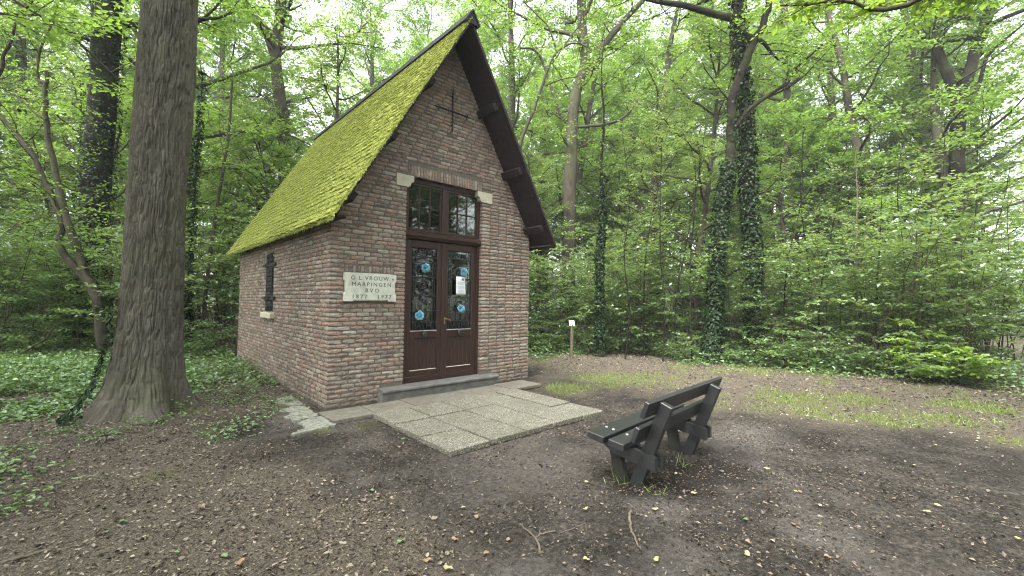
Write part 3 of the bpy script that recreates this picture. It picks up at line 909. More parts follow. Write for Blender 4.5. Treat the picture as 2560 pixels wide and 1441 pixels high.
def door(x0, x1, handle):
    zb, zt_ = .195, ZT0-.04
    y0, y1 = RY+.018, RY+.065
    st = .095
    fr = MB()
    fr.box((x0, y0, zb), (x0+st, y1, zt_), .006); fr.box((x1-st, y0, zb), (x1, y1, zt_), .006)
    fr.box((x0+st, y0, zt_-.11), (x1-st, y1, zt_), .004)
    fr.box((x0+st, y0, .885), (x1-st, y1, 1.0), .004)
    fr.box((x0+st, y0, zb), (x1-st, y1, .375), .004)
    d_ = fr.build('door', WD, chapel)
    MB().box((x0+.003, y0-.012, zb+.002), (x1-.003, y0-.001, .285), .006).build('kick_rail', WD, d_)
    a0, a1 = x0+st, x1-st
    n_ = 6; wv = (a1-a0)/n_
    for k in range(n_):
        MB().box((a0+k*wv+.0035, y0+.014, .376), (a0+(k+1)*wv-.0035, y1-.006, .884), .006).build('board', WD, d_)
    MB().box((a0, y0+.024, .376), (a1, y1-.004, .884)).build('panel', WD, d_)
    MB().box((a0+.002, y0-.006, .372), (a1-.002, y0+.012, .384), .004).build('weather_strip', M['white_trim'], d_)
    MB().box((a0+.002, y0-.004, .999), (a1-.002, y0+.012, 1.009), .003).build('glazing_bead', M['white_trim'], d_)
    MB().box((a0, y1-.02, 1.001), (a1, y1-.016, zt_-.111)).build('pane', M['glass'], d_)
    # wrought iron grille
    g = MB(); yg = y0+.008; zl, zh = 1.012, zt_-.115
    def t_(p, r=.0055, k=4): g.tube(np.array([(q[0], yg, q[1]) for q in p]), r, k)
    xc_ = (a0+a1)/2; hw = (a1-a0)/2-.012
    for zz in (zl, zl+.14, zl+.31, zl+.55, zl+.86, zh-.24, zh-.14, zh): t_([(a0+.006, zz), (a1-.006, zz)], .006)
    for xx in (a0+.01, a0+.05, a0+.09, a1-.09, a1-.05, a1-.01): t_([(xx, zl), (xx, zh)], .005)
    for xx in (xc_-.05, xc_+.05): t_([(xx, zl+.14), (xx, zl+.55)], .005)
    t_([(xc_, zl+.55), (xc_, zh-.24)], .005)
    for (zc, rr) in ((zl+.42, .07), (zl+.7, .085), (zh-.4, .1), (zl+.22, .05)):
        for sd in (-1, 1):
            tt = np.linspace(0, 1, 22); an = tt*5.5; ra = rr*(1-.75*tt)
            t_(list(zip(xc_+sd*(rr*.55-np.cos(an)*ra), zc+np.sin(an)*ra)), .0055)
    for zz in np.linspace(zl+.14, zh-.14, 9):
        for xx in (a0+.05, a1-.05): g.box((xx-.009, yg-.009, zz-.009), (xx+.009, yg+.009, zz+.009), .003)
    grille = g.build('grille', M['iron'], d_)
    for zz in (zl+.02, zh-.125):
        text_mesh('iron_letters', 'AVM', .125, M['iron'], d_, (xc_, yg-.004, zz+.01), (math.pi/2, 0, 0), .003, 1.15, bold=.001)
    kn = MB(); t = np.linspace(0, 1, 12)
    prof_r = np.array([.001, .034, .052, .058, .058, .053, .04, .024, .022, .022, .026, .026]); prof_y = np.array([-.052, -.05, -.044, -.036, -.028, -.02, -.013, -.011, -.006, -.003, -.002, .001])
    kx = xc_+.01
    Vk = []; nk = 20
    for r_, yv_ in zip(prof_r, prof_y):
        for q in range(nk): Vk.append((kx+r_*math.cos(q/nk*6.2832), y0+yv_, .945+r_*math.sin(q/nk*6.2832)))
    ii = np.arange(11)[:, None]*nk; jj = np.arange(nk)[None]
    kn.add(Vk, np.stack([ii+jj, ii+(jj+1) % nk, ii+nk+(jj+1) % nk, ii+nk+jj], -1).reshape(-1, 4)[:, ::-1])
    kn.build('knob', M['iron'], d_, True)
    if handle:
        h_ = MB(); hx = x0+.05
        h_.box((hx-.012, y0-.006, 1.1), (hx+.012, y0, 1.22), .003)
        h_.tube([(hx, y0, 1.19), (hx, y0-.04, 1.19)], .009, 8)
        h_.tube([(hx, y0-.04, 1.19), (hx+.05, y0-.045, 1.185), (hx+.1, y0-.042, 1.165)], [.009, .008, .007], 8)
        h_.build('handle', M['brass'], d_)
        MB().box((hx-.007, y0-.004, .98), (hx+.007, y0, 1.02), .002).build('keyhole_plate', M['iron'], d_)
    return d_
door(DX0+.056, XM-.003, False)
door(XM+.003, DX1-.049, True)
MB().box((XM-.02, RY-.002, .2), (XM+.025, RY+.017, ZT0-.045), .007).build('astragal', WD, chapel)
# doorstep with rounded nosing
pr_ = [(.07, -.03), (.07, .195), (-.17, .182), (-.185, .172), (-.185, .15), (-.165, .138), (-.15, .12), (-.145, -.03)]
MB().prism(pr_, lambda a, c_, t: (t, a, c_), .735, 2.925).build('doorstep', M['bluestone'], chapel)

# side window --------------------------------------------------------
b = MB()
b.box((.1, WY0, WZ0), (.13, WY1, WZ1))
win = b.build('window', M['iron'], chapel)
b = MB()
b.box((.06, WY0+.004, WZ0), (.099, WY0+.05, WZ1), .004); b.box((.06, WY1-.05, WZ0), (.099, WY1-.004, WZ1), .004)
b.box((.06, WY0+.05, WZ1-.05), (.099, WY1-.05, WZ1), .004)
b.build('frame', M['white_trim'], win)
g = MB()
for k in range(5):
    y_ = WY0+.07+k*(WY1-WY0-.14)/4
    g.tube([(-.012, y_, WZ0+.01), (-.012, y_, WZ1-.02)], .011, 6)
for zz in np.linspace(WZ0+.12, WZ1-.12, 6): g.box((-.02, WY0+.02, zz-.012), (-.004, WY1-.02, zz+.012), .002)
for zz in np.linspace(WZ0+.2, WZ1-.2, 5):
    for k in range(4):
        y_ = WY0+.115+k*(WY1-WY0-.14)/4
        an = np.linspace(0, 6.28, 12); g.tube(np.stack([np.full(12, -.014), y_+.035*np.cos(an), zz+.05*np.sin(an)], -1), .006, 4)
g.build('grille', M['iron'], win)
for zz in (1.5, 2.13):
    for (ya, yb) in ((WY0-.16, WY0+.06), (WY1-.06, WY1+.16)):
        MB().box((-.04, ya, zz-.03), (-.003, yb, zz+.03), .006).build('bracket', M['iron'], win)
MB().box((-.075, WY0-.12, 1.12), (.1, WY1+.1, 1.225), .008).build('sill', M['limestone'], win)

# notice, rosettes ----------------------------------------------------
notice = thing('paper_notice', 'white printed sheet hung in the glass of the chapel door', 'notice', (2.235, RY-.0, 1.755), 0)
nn = 9
Vp = []
for i in range(nn):
    for j in range(nn):
        a, c_ = i/(nn-1)-.5, j/(nn-1)-.5
        Vp.append((a*.205+.01*(c_-.5)*-.6, -.012-.012*math.cos(a*3+1)-.01*(.5-c_)**2*4*(a+.5)*.4, c_*.31+.012*a*0))
ii, jj = np.meshgrid(np.arange(nn-1), np.arange(nn-1), indexing='ij'); q = ii*nn+jj
o = obj('sheet', mesh_np('sheet', np.array(Vp), [np.stack([q, q+nn, q+nn+1, q+1], -1).reshape(-1, 4)], M['paper'], True), notice)
md = o.modifiers.new('thick', 'SOLIDIFY'); md.thickness = .0008
b = MB()
def sheet_pt(a, c_): return (a*.205+.01*(c_-.5)*-.6, -.0135-.012*math.cos(a*3+1)-.01*(.5-c_)**2*4*(a+.5)*.4, c_*.31)
for k in range(17):
    c_ = .2-k*.038
    if k in (5, 11): continue
    a1 = .36-.25*random.random()*(k in (4, 10, 16))
    seg = np.linspace(-.36, a1, 6)
    V = [sheet_pt(a, c_+dd) for a in seg for dd in (0, .014)]
    b.add(V, [(2*i, 2*i+2, 2*i+3, 2*i+1) for i in range(5)])
b.build('print_lines', M['print'], notice)
b = MB()
V = [sheet_pt(a, c_) for a in np.linspace(.08, .36, 4) for c_ in (.29, .41)]
b.add(V, [(2*i, 2*i+2, 2*i+3, 2*i+1) for i in range(3)])
b.build('print_picture', M['ink'], notice)
def rosette(x, z, r, label):
    n_ = 130
    t_ = thing('paper_rosette', label, 'rosette', (x, RY-.012, z), 0, 'blue paper rosettes on the door')
    P = rng.normal(0, 1, (n_, 3)); P[:, 1] = -abs(P[:, 1]); P = unit(P)
    base = P*r*.35
    Nn = unit(np.cross(P, rng.normal(0, 1, (n_, 3))))
    L = r*rng.uniform(.5, .8, n_)
    V, F = leaf_geo(base, P+rng.normal(0, .25, (n_, 3)), Nn, L, L*1.1, .35, True)
    MB().add(V, F).build('petals', M['blue_paper'], t_)
    bm = bmesh.new(); bmesh.ops.create_icosphere(bm, subdivisions=2, radius=r*.62)
    for v_ in bm.verts:
        v_.co *= 1+random.uniform(-.16, .16); v_.co.y = min(v_.co.y*.8, .01)
    me = bpy.data.meshes.new('core'); bm.to_mesh(me); bm.free(); me.materials.append(M['blue_paper'])
    obj('core', me, t_)
rosette(1.53, 2.02, .075, 'blue crepe paper rosette high on the door leaf without a notice')
rosette(1.435, 1.255, .078, 'blue crepe paper rosette low on the door leaf without a notice')
rosette(2.29, 1.995, .07, 'blue crepe paper rosette just above the printed notice')
rosette(2.25, 1.36, .07, 'blue crepe paper rosette below the printed notice')

# altar inside
t_ = thing('altar', 'white cloth covered altar inside the dark chapel', 'altar', (XC, 4.9, .16))
MB().box((-.7, -.3, 0), (.7, .3, .85), .01).build('table', M['interior'], t_)
MB().box((-.75, -.34, .851), (.75, .34, .875), .006).box((-.75, -.36, .5), (.75, -.341, .875), .004).build('cloth', M['white_board'], t_)
t_ = thing('card', 'small white card standing behind the glass of the door', 'card', (1.6, RY+.16, 1.4))
MB().box((-.05, 0, 0), (.05, .006, .13), .002).build('panel', M['white_board'], t_)

# ------------------------------------------------------------------ bench
bench = thing('bench', 'black plank bench with slanted backrest facing the chapel', 'bench', (.82, -4.0, 0), math.radians(4.3))
def plank(name, y0, z0, y1, z1, th, x0, x1, mat='bench', c=.004):
    """plank with one face from (y0,z0) to (y1,z1); th > 0 lies to the near side of a rising face, below a lying one"""
    dv = np.array([y1-y0, z1-z0]); w_ = np.linalg.norm(dv); a = math.atan2(dv[1], dv[0])
    Mx = Matrix.Translation((0, y0, z0)) @ Matrix.Rotation(a, 4, 'X')
    lo, hi = min(th, 0), max(th, 0)
    return MB().box((x0, 0, lo), (x1, w_, hi), c, Mx).build(name, M[mat], bench)
LB = 1.66
def pf(z): return -.018-.38*(z+.1)                     # front face of the slanted posts
plank('seat_plank', .055, .408, .21, .428, -.055, 0, LB)
plank('seat_plank', -.125, .388, .013, .403, -.055, 0, LB)
plank('back_plank', pf(.43)+.041, .43, pf(.55)+.041, .55, .038, .0, LB)
plank('back_plank', pf(.632)+.041, .632, pf(.756)+.041, .756, .038, .0, LB)
for fx_ in (.2, 1.3):
    plank('post', pf(-.12), -.12, pf(.725), .725, .1, fx_, fx_+.062)
    plank('leg', .04, -.12, .14, .34, .1, fx_, fx_+.062, 'bench_dirty')
    for dx in (-.047, .064):
        pts = [(-.31, .185), (-.31, .292), (-.12, .322), (.12, .352), (.175, .345), (.15, .3), (.06, .245)]
        MB().prism(pts[::-1], lambda a, c_, t: (t, a, c_), fx_+dx, fx_+dx+.045).build('cross_rail', M['bench'], bench)
    for (yb, zb) in ((-.19, .265), (.06, .3)):
        MB().tube([(fx_-.058, yb, zb), (fx_-.046, yb, zb)], .014, 8).build('bolt', M['bench'], bench)
    for (yb, zb) in ((.165, .424), (.1, .4155), (-.03, .4)):
        MB().tube([(fx_+.03, yb, zb-.004), (fx_+.03, yb, zb+.004), (fx_+.03, yb, zb+.007)], [.013, .012, .004], 8).build('bolt', M['steel'], bench)

# ------------------------------------------------------------------ sign post
p0 = gnd(1429, 897)
sign = thing('sign_post', 'short wooden post with small tilted white marker board', 'sign', (p0[0], p0[1], 0), 0)
hp = at(1429, 812, np.dot(p0-CAM, _d))[2]
MB().tube([(0, 0, -.1), (0, 0, .5), (0, 0, hp)], [.042, .042, .04], 12).build('post', M['post_wood'], sign)
face = math.atan2(CAM[1]-p0[1], CAM[0]-p0[0])+math.pi/2+.35
Mx = Matrix.Translation((0, 0, hp+.03)) @ Matrix.Rotation(face, 4, 'Z') @ Matrix.Rotation(-.45, 4, 'X')
bo = MB().box((-.075, -.006, -.075), (.075, .006, .085), .003).build('board', M['white_board'], sign); bo.matrix_local = Mx
an = np.linspace(0, 6.2832, 25)
ro = MB(); ro.tube(np.stack([.042*np.cos(an), np.full(25, -.007), .01+.042*np.sin(an)], -1), .0045, 4)
ro.tube([(-.02, -.007, .0), (0, -.007, .022), (.02, -.007, 0)], .004, 4); ro.tube([(-.022, -.007, .02), (.024, -.007, .02)], .003, 4)
oo = ro.build('emblem', M['ink'], bo)


# ================================================================== vegetation
UP = np.array([0, 0, 1.0])
def grow(p0, d0, length, n, wob=.1, lift=0.0):
    P = [np.array(p0, float)]; d = unit(np.array(d0, float)); st = length/n
    for k in range(n):
        d = unit(d+rng.normal(0, wob, 3)+UP*lift)
        P.append(P[-1]+d*st)
    return np.array(P)
def interp(P, t):
    x = t*(len(P)-1); i = min(int(x), len(P)-2); f = x-i
    return P[i]*(1-f)+P[i+1]*f, unit(P[i+1]-P[i])
def spray(S, Dv, Ln, k, leafL, six=False, flat=.35, aspect=.62, droop=.15):
    """k leaves set alternately along every twig"""
    S = np.repeat(np.array(S), k, 0); Dv = np.repeat(unit(np.array(Dv)), k, 0); Ln = np.repeat(np.array(Ln), k)
    n = len(S); j = np.tile(np.arange(k), n//k)
    t = (j+.6+rng.uniform(-.3, .3, n))/k
    side = np.where(j % 2 == 0, 1.0, -1.0)
    last = j == k-1
    sd = unit(np.cross(Dv, UP+rng.normal(0, .15, (n, 3))))
    P = S+Dv*(Ln*t)[:, None]+rng.normal(0, .012, (n, 3))
    Ld = Dv*.55+sd*(side*np.where(last, .1, .85))[:, None]-UP*droop+rng.normal(0, .22, (n, 3))
    Nn = UP+rng.normal(0, flat, (n, 3))
    L = leafL*rng.uniform(.6, 1.15, n)
    return leaf_geo(P, Ld, Nn, L, L*aspect, .16, six)
class Plant:
    def __init__(self): self.wood = MB(); self.S = []; self.D = []; self.L = []
    def twigs(self, B, n, ln, start=.2, r=.003, el=.1):
        for q in range(n):
            t = start+(1-start)*(q+random.random()*.8)/n
            p, d = interp(B, min(t, 1))
            sd = unit(np.cross(d, UP)+1e-6)*(1 if q % 2 else -1)
            dv = unit(d*.65+sd*.8+UP*random.uniform(-.1, .25)+rng.normal(0, .12, 3)+UP*el*.5)
            l = ln*random.uniform(.6, 1.2)
            self.S.append(p); self.D.append(dv); self.L.append(l)
            if r: self.wood.tube([p, p+dv*l*.9], [r, r*.4], 3, False)
    def branch(self, p, d, ln, r, nt, tl, wob=.12, lift=.0, seg=4, start=.25, rt=.003):
        B = grow(p, d, ln, seg, wob, lift)
        self.wood.tube(B, np.linspace(r, r*.35, seg+1), 4 if r < .03 else 6, False)
        self.twigs(B, nt, tl, start, rt)
        self.S.append(B[-1]); self.D.append(unit(B[-1]-B[-2])); self.L.append(tl)
        return B
    def crown(self, k, leafL, six=False, flat=.35, aspect=.62, droop=.15):
        return spray(self.S, self.D, self.L, k, leafL, six, flat, aspect, droop)

def shrub_mesh(h, nst, spread, leafL, k, nb=9, nt=6):
    p = Plant()
    for s_ in range(nst):
        a = s_/nst*6.283+random.uniform(-.4, .4); ln = h*random.uniform(.65, 1.1)
        lean = spread*random.uniform(.3, 1.1)
        B = grow((.15*math.cos(a)*random.random()*2, .15*math.sin(a)*random.random()*2, -.08), (lean*math.cos(a), lean*math.sin(a), 1), ln, 8, .09, .015)
        p.wood.tube(B, np.linspace(random.uniform(.01, .02), .004, 9), 5, False)
        for q in range(nb):
            t = .18+.8*(q+random.random())/nb
            c, d = interp(B, t)
            az = random.uniform(0, 6.283)
            bl = h*(.12+.2*(1-abs(t-.5)))*random.uniform(.6, 1.25)
            p.branch(c, (math.cos(az), math.sin(az), random.uniform(.1, .55)), bl, .006, nt, .26, .1, -.03, 4, .15, .0025)
    return p
def tree_mesh(h, r, base, nl, ll, nsub, ntw, twl, lean=.03):
    p = Plant()
    T = grow((0, 0, -.2), (random.uniform(-lean, lean), random.uniform(-lean, lean), 1), h, 12, .035, .02)
    tt = np.linspace(0, 1, 13)
    rad = r*(1-tt)**.75+.02; rad[0] *= 1.35
    p.wood.tube(T, rad, 12, False)
    for q in range(nl):
        t = base/h+(1-base/h)*(q+random.random()*.7)/nl
        c, d = interp(T, min(t, .99))
        az = q*2.4+random.uniform(-.5, .5)
        e = .25+.9*(t-.3)
        l = ll*(1.15-.65*t)*random.uniform(.75, 1.2)
        L_ = grow(c, (math.cos(az), math.sin(az), e), l, 6, .16, .03)
        p.wood.tube(L_, np.linspace(max(.02, r*.36*(1-t)+.025), .015, 7), 6, False)
        for s_ in range(nsub):
            c2, d2 = interp(L_, .2+.8*(s_+random.random())/nsub)
            a2 = random.uniform(0, 6.283)
            v = d2*.6+np.array([math.cos(a2), math.sin(a2), random.uniform(-.25, .5)])
            p.branch(c2, v, ll*.28*random.uniform(.5, 1.2), .015, ntw, twl, .16, .0, 4, .2, .004)
    return p
def plant_pair(name, p, k, leafL, leafmat, barkmat, six=False, flat=.35, aspect=.62, droop=.15):
    V, F = p.crown(k, leafL, six, flat, aspect, droop)
    return p.wood.mesh(name+'_wood', M[barkmat], True), mesh_np(name+'_leaves', V, [F], M[leafmat])
def put(name, pair, label, cat, group, x, y, rz, sc, z=None, parts=('trunk', 'crown')):
    zz = float(ground_h(np.array([x]), np.array([y]))[0])-.02 if z is None else z
    t = thing(name, label, cat, (x, y, zz), rz, group)
    t.scale = (sc, sc, sc*random.uniform(.92, 1.08))
    obj(parts[0], pair[0], t); obj(parts[1], pair[1], t)
    return t
def polar(deg, dist):
    a = math.radians(deg)
    return CAM[0]+dist*math.sin(a), CAM[1]+dist*math.cos(a)

M['leaf_pale'] = leaf_mat('leaf_pale', (.1, .16, .06), (.16, .24, .09), (.24, .33, .13), trans=.5, gloss=.06)
M['leaf_deep'] = leaf_mat('leaf_deep', (.045, .09, .03), (.08, .145, .045), (.13, .2, .07), trans=.45, gloss=.05)
SHRUB = [plant_pair('hazel', shrub_mesh(h, n_, sp_, .08, 6, nb_), k_, l_, m_, 'twig')
         for (h, n_, sp_, nb_, k_, l_, m_) in ((3.4, 7, .32, 9, 8, .095, 'leaf_shrub'), (4.2, 6, .25, 11, 7, .125, 'leaf_pale'), (2.6, 7, .45, 8, 9, .08, 'leaf_deep'), (3.8, 5, .3, 11, 10, .085, 'leaf_shrub'))]
LOW = [plant_pair('bush', shrub_mesh(h, n_, sp_, .08, 5, 6, 5), 7, .08, 'leaf_shrub', 'twig') for (h, n_, sp_) in ((1.1, 7, .8), (.8, 6, 1.0))]
SLIM = [plant_pair('slim', tree_mesh(h, r, 1.6, nl, ll, 5, 7, .42), 9, .12, m_, 'bark') for (h, r, nl, ll, m_) in ((8.5, .07, 22, 2.2, 'leaf_tree'), (10, .09, 24, 2.5, 'leaf_pale'), (7, .06, 20, 2.0, 'leaf_deep'))]
TALL = [plant_pair('tall', tree_mesh(h, r, b_, nl, ll, 8, 9, .6), 8, .17, 'leaf_tree', 'bark') for (h, r, b_, nl, ll) in ((20, .3, 5.0, 24, 5.2), (22, .36, 6.5, 24, 5.8), (18, .25, 4.2, 22, 4.6))]

taken = []
def free(x, y, d):
    for (a, b_, r_) in taken:
        if (a-x)**2+(b_-y)**2 < (d+r_)**2*.5: return False
    return True
def in_wood(x, y, m):
    if -1.0 < x < 5.2 and -1 < y < 7.6+m: return False
    return float(clearing_edge(np.array(float(x)), np.array(float(y)))) > m or (x < -4.2 and y > 8.3) or y < -14
# explicit trunks are planted first so that nothing is set on top of them
def ivy_on(P, rad, dens, t0=0, t1=1, size=.07):
    P = np.asarray(P); L = np.linalg.norm(np.diff(P, axis=0), axis=1).sum()
    n = int(L*dens); t = t0+(t1-t0)*np.where(rng.random(n) < .6, rng.random(n)**1.5, np.abs(rng.normal(0, .55, n)))
    t = np.clip(t, 0, .999)
    x = t*(len(P)-1); i = np.minimum(x.astype(int), len(P)-2); f = (x-i)[:, None]
    C = P[i]*(1-f)+P[i+1]*f; ax = unit(P[i+1]-P[i]); R = np.interp(x, np.arange(len(P)), np.broadcast_to(rad, (len(P),)))
    v = rng.normal(0, 1, (n, 3)); v = unit(v-ax*(v*ax).sum(1)[:, None])
    pos = C+v*(R*rng.uniform(1.0, 1.25, n)+rng.uniform(0, .06, n))[:, None]
    D_ = -UP*.8+v*.55+rng.normal(0, .35, (n, 3)); Nn = v+UP*.5+rng.normal(0, .3, (n, 3))
    l = size*rng.uniform(.5, 1.25, n)
    return leaf_geo(pos, D_, Nn, l, l*.9, .12)
def custom(name, label, cat, paths, bark, leafmat, leafL, k, ivy=None, branches=(0, 0, 0), tip=True, group=None, high=None):
    """paths: list of (points, r0, r1); branches: (count per path, length, twig count)"""
    base = paths[0][0][0]
    o = thing(name, label, cat, (base[0], base[1], 0), 0, group)
    off = np.array([base[0], base[1], 0])
    p = Plant()
    iv = MB()
    for ip, (pts, r0, r1) in enumerate(paths):
        pts = np.array(pts)-off
        # smooth the polyline
        t = np.linspace(0, len(pts)-1, (len(pts)-1)*4+1)
        i = np.minimum(t.astype(int), len(pts)-2); f = (t-i)[:, None]
        pm = np.concatenate([[2*pts[0]-pts[1]], pts, [2*pts[-1]-pts[-2]]])
        a, b_, c, d = pm[i], pm[i+1], pm[i+2], pm[i+3]
        S = .5*((2*b_)+(c-a)*f+(2*a-5*b_+4*c-d)*f**2+(-a+3*b_-3*c+d)*f**3)
        S = S+rng.normal(0, .012, S.shape)*min(1, r0*8)
        rad = np.linspace(r0, r1, len(S))*(1+rng.normal(0, .04, len(S)))
        p.wood.tube(S, rad, 12 if r0 > .1 else 7, False)
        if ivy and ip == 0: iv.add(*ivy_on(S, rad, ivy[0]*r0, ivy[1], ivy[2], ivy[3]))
        nb, bl, nt = branches
        for q in range(nb):
            tq = .3+.7*(q+random.random())/nb
            c_, d_ = interp(S, min(tq, 1))
            az = random.uniform(0, 6.283)
            p.branch(c_, np.array([math.cos(az), math.sin(az), random.uniform(.0, .5)])+d_*.3, bl*random.uniform(.5, 1.2), max(.008, r1*.35), nt, bl*.32, .14, 0, 5, .2, .0035)
    if high:
        z0, z1, cx0, cy0, rr, nl = high
        for q in range(nl):
            z = z0+(z1-z0)*q/nl; az = q*2.4
            B = grow((cx0-off[0], cy0-off[1], z), (math.cos(az), math.sin(az), .35+.4*q/nl), rr*random.uniform(.7, 1.1), 6, .15, .03)
            p.wood.tube(B, np.linspace(.1, .02, 7), 6, False)
            for s_ in range(8):
                c2, d2 = interp(B, .25+.75*(s_+random.random())/8)
                a2 = random.uniform(0, 6.283)
                p.branch(c2, d2*.6+np.array([math.cos(a2), math.sin(a2), random.uniform(-.2, .5)]), 1.5*random.uniform(.5, 1.2), .02, 8, .6, .15, 0, 4, .2, .005)
    p.wood.build('trunk', M[bark], o, True)
    if p.S:
        V, F = p.crown(k, leafL)
        obj('crown', mesh_np('crown', V, [F], M[leafmat]), o)
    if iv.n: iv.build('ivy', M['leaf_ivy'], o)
    taken.append((base[0], base[1], .7))
    return o
def line(depth, *pp): return [at(a, b_, depth) for a, b_ in pp]

# -- the big oak beside the chapel
oc = np.array([-1.85, 1.38])
oak = thing('oak_tree', 'massive oak with deeply furrowed bark and flared roots beside the chapel', 'tree', (oc[0], oc[1], 0))
taken.append((oc[0], oc[1], 1.5))
nth, nzv = 400, 560
th = np.arange(nth)/nth*2*math.pi
zz = np.concatenate([np.linspace(-.15, 1.2, 110), np.linspace(1.2, 8.2, 450)[1:]]); nzv = len(zz)
TH, ZZ = np.meshgrid(th, zz)
rb = .318-.003*ZZ+.34*np.exp(-np.maximum(ZZ, 0)/.36)*(.62+.38*np.cos(5*TH+.9)+.25*np.cos(2*TH-2.6))+.05*np.exp(-np.maximum(ZZ, 0)/1.1)
rb += .02*(vnoise(TH/6.2832*7, ZZ*.7, wrapx=7)-.5)*2
uu = TH/6.2832
def ridged(a): return 1-np.abs(2*a-1)
wx = 1.1*(vnoise(uu*24, ZZ*3.2, wrapx=24)-.5)+.5*(vnoise(uu*60, ZZ*9.0+9, wrapx=60)-.5)
def cracks(k, vz, seed, lo):
    return sstep(lo, .97, ridged(vnoise((uu*k+wx) % k, ZZ*vz+seed, wrapx=k)))
c1 = cracks(76, 3.4, 4, .6); c2 = cracks(124, 6.0, 41, .66); c3 = sstep(.9, .99, ridged(vnoise(uu*44, ZZ*11+7+3*wx, wrapx=44)))
r3 = vnoise(uu*170, ZZ*30, wrapx=170); r4 = vnoise(uu*60, ZZ*8, wrapx=60)
bark = .008*r4+.005*r3-.025*c1-.014*c2-.01*c3
Rr = rb+bark
lx = .03*np.maximum(ZZ, 0)*.78; ly = -.03*np.maximum(ZZ, 0)*.3
OX = Rr*np.cos(TH)+lx; OY = Rr*np.sin(TH)+ly
ii = np.arange(nzv-1)[:, None]*nth; jj = np.arange(nth)[None]; j1 = (jj+1) % nth
Q = np.stack([ii+jj, ii+j1, ii+nth+j1, ii+nth+jj], -1).reshape(-1, 4)
obj('trunk', mesh_np('trunk', np.stack([OX, OY, ZZ], -1).reshape(-1, 3), [Q], M['bark_oak'], True), oak)
top = np.array([.03*8.2*.78, -.03*8.2*.3, 8.15])
p = Plant()
T = grow(top, (.06, 0, 1), 8, 8, .05, 0)
p.wood.tube(T, np.linspace(.29, .07, 9), 12, False)
for q in range(13):
    c, d = interp(T, .15+.83*q/13); az = q*2.4+2.2
    B = grow(c, (math.cos(az), math.sin(az), .4), random.uniform(2.8, 4.6), 6, .16, .02)
    p.wood.tube(B, np.linspace(.11, .02, 7), 7, False)
    for s_ in range(8):
        c2, d2 = interp(B, .3+.7*(s_+random.random())/8); a2 = random.uniform(0, 6.283)
        p.branch(c2, d2*.6+np.array([math.cos(a2), math.sin(a2), random.uniform(-.2, .5)]), 1.5*random.uniform(.5, 1.2), .02, 8, .55, .15, 0, 4, .2, .005)
p.wood.build('limbs', M['bark_oak'], oak, True)
V, F = p.crown(4, .14)
obj('crown', mesh_np('crown', V, [F], M['leaf_tree']), oak)
# ivy creeping up one flank of the roots
n = 480
zi = rng.random(n)**1.8*1.5; ti = math.pi*1.0+.15+rng.normal(0, .22, n)*(1-.3*zi)
ri = np.interp(zi, zz, rb.mean(1))+.02+rng.random(n)*.04
extra = .3*np.exp(-zi/.36)*.5
P = np.stack([(ri+extra)*np.cos(ti)+.023*zi, (ri+extra)*np.sin(ti)-.009*zi, zi+.03], -1)
vv = np.stack([np.cos(ti), np.sin(ti), np.zeros(n)], -1)
l = .05*rng.uniform(.5, 1.3, n)
V, F = leaf_geo(P, -UP*.7+vv*.5+rng.normal(0, .3, (n, 3)), vv+UP*.5+rng.normal(0, .3, (n, 3)), l, l*.9, .1, True)
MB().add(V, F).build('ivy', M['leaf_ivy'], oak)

# -- other trees that the eye can pick out
custom('oak_tree', 'ivy clad old oak standing behind the leaning forked stem', 'tree',
       [(line(12.8, (208, 880), (222, 760), (232, 600), (243, 420), (258, 240), (270, 50), (280, -150)), .36, .3)], 'bark_dark', 'leaf_tree', .14, 6,
       ivy=(1700, 0, 1, .07), high=(9.5, 17, *(at(282, -190, 12.8)[:2]), 4.2, 14))
custom('forked_tree', 'slender forked tree with two bare leaning stems before the ivy oak', 'tree',
       [(line(10.5, (262, 870), (250, 800), (243, 755), (229, 715), (205, 660), (172, 560), (150, 480), (125, 370), (115, 260), (118, 180)), .125, .04),
        (line(10.5, (229, 718), (190, 672), (146, 612), (157, 565), (135, 505), (110, 450), (80, 390), (45, 340), (0, 292), (-60, 240)), .085, .045),
        (line(10.5, (115, 210), (95, 195), (100, 125), (130, 60), (150, -10)), .035, .015),
        (line(10.4, (116, 300), (90, 285), (40, 240), (0, 225)), .025, .01),
        (line(9.5, (-40, 230), (2, 180), (8, 140), (25, 108), (45, 45), (80, 5), (110, -30)), .04, .02)], 'bark', 'leaf_tree', .1, 6, branches=(9, 1.3, 7))
custom('slim_tree', 'thin ivy wrapped stem between the massive oak and the chapel', 'tree',
       [(line(12, (466, 870), (470, 740), (478, 600), (488, 440), (500, 300), (505, 180)), .07, .01)], 'bark_dark', 'leaf_tree', .1, 6, ivy=(5200, 0, .9, .07), branches=(9, 1.2, 7))
custom('slim_tree', 'thin pale leaning stem between the massive oak and the chapel', 'tree',
       [(line(12.5, (503, 870), (513, 750), (527, 620), (548, 480), (572, 330), (580, 200)), .06, .03)], 'bark', 'leaf_tree', .1, 6, branches=(10, 1.2, 7))
custom('oak_tree', 'tall forked grey trunk rising beyond the mossy roof', 'tree',
       [(line(20, (720, 900), (715, 600), (710, 320), (700, 243), (690, 146), (697, 70), (705, -20)), .3, .22),
        (line(20, (692, 150), (660, 75), (625, 30), (590, -40)), .2, .13)], 'bark', 'leaf_tree', .14, 6, high=(13, 20, *(at(705, 0, 20)[:2]), 4.5, 12), branches=(5, 1.6, 8))
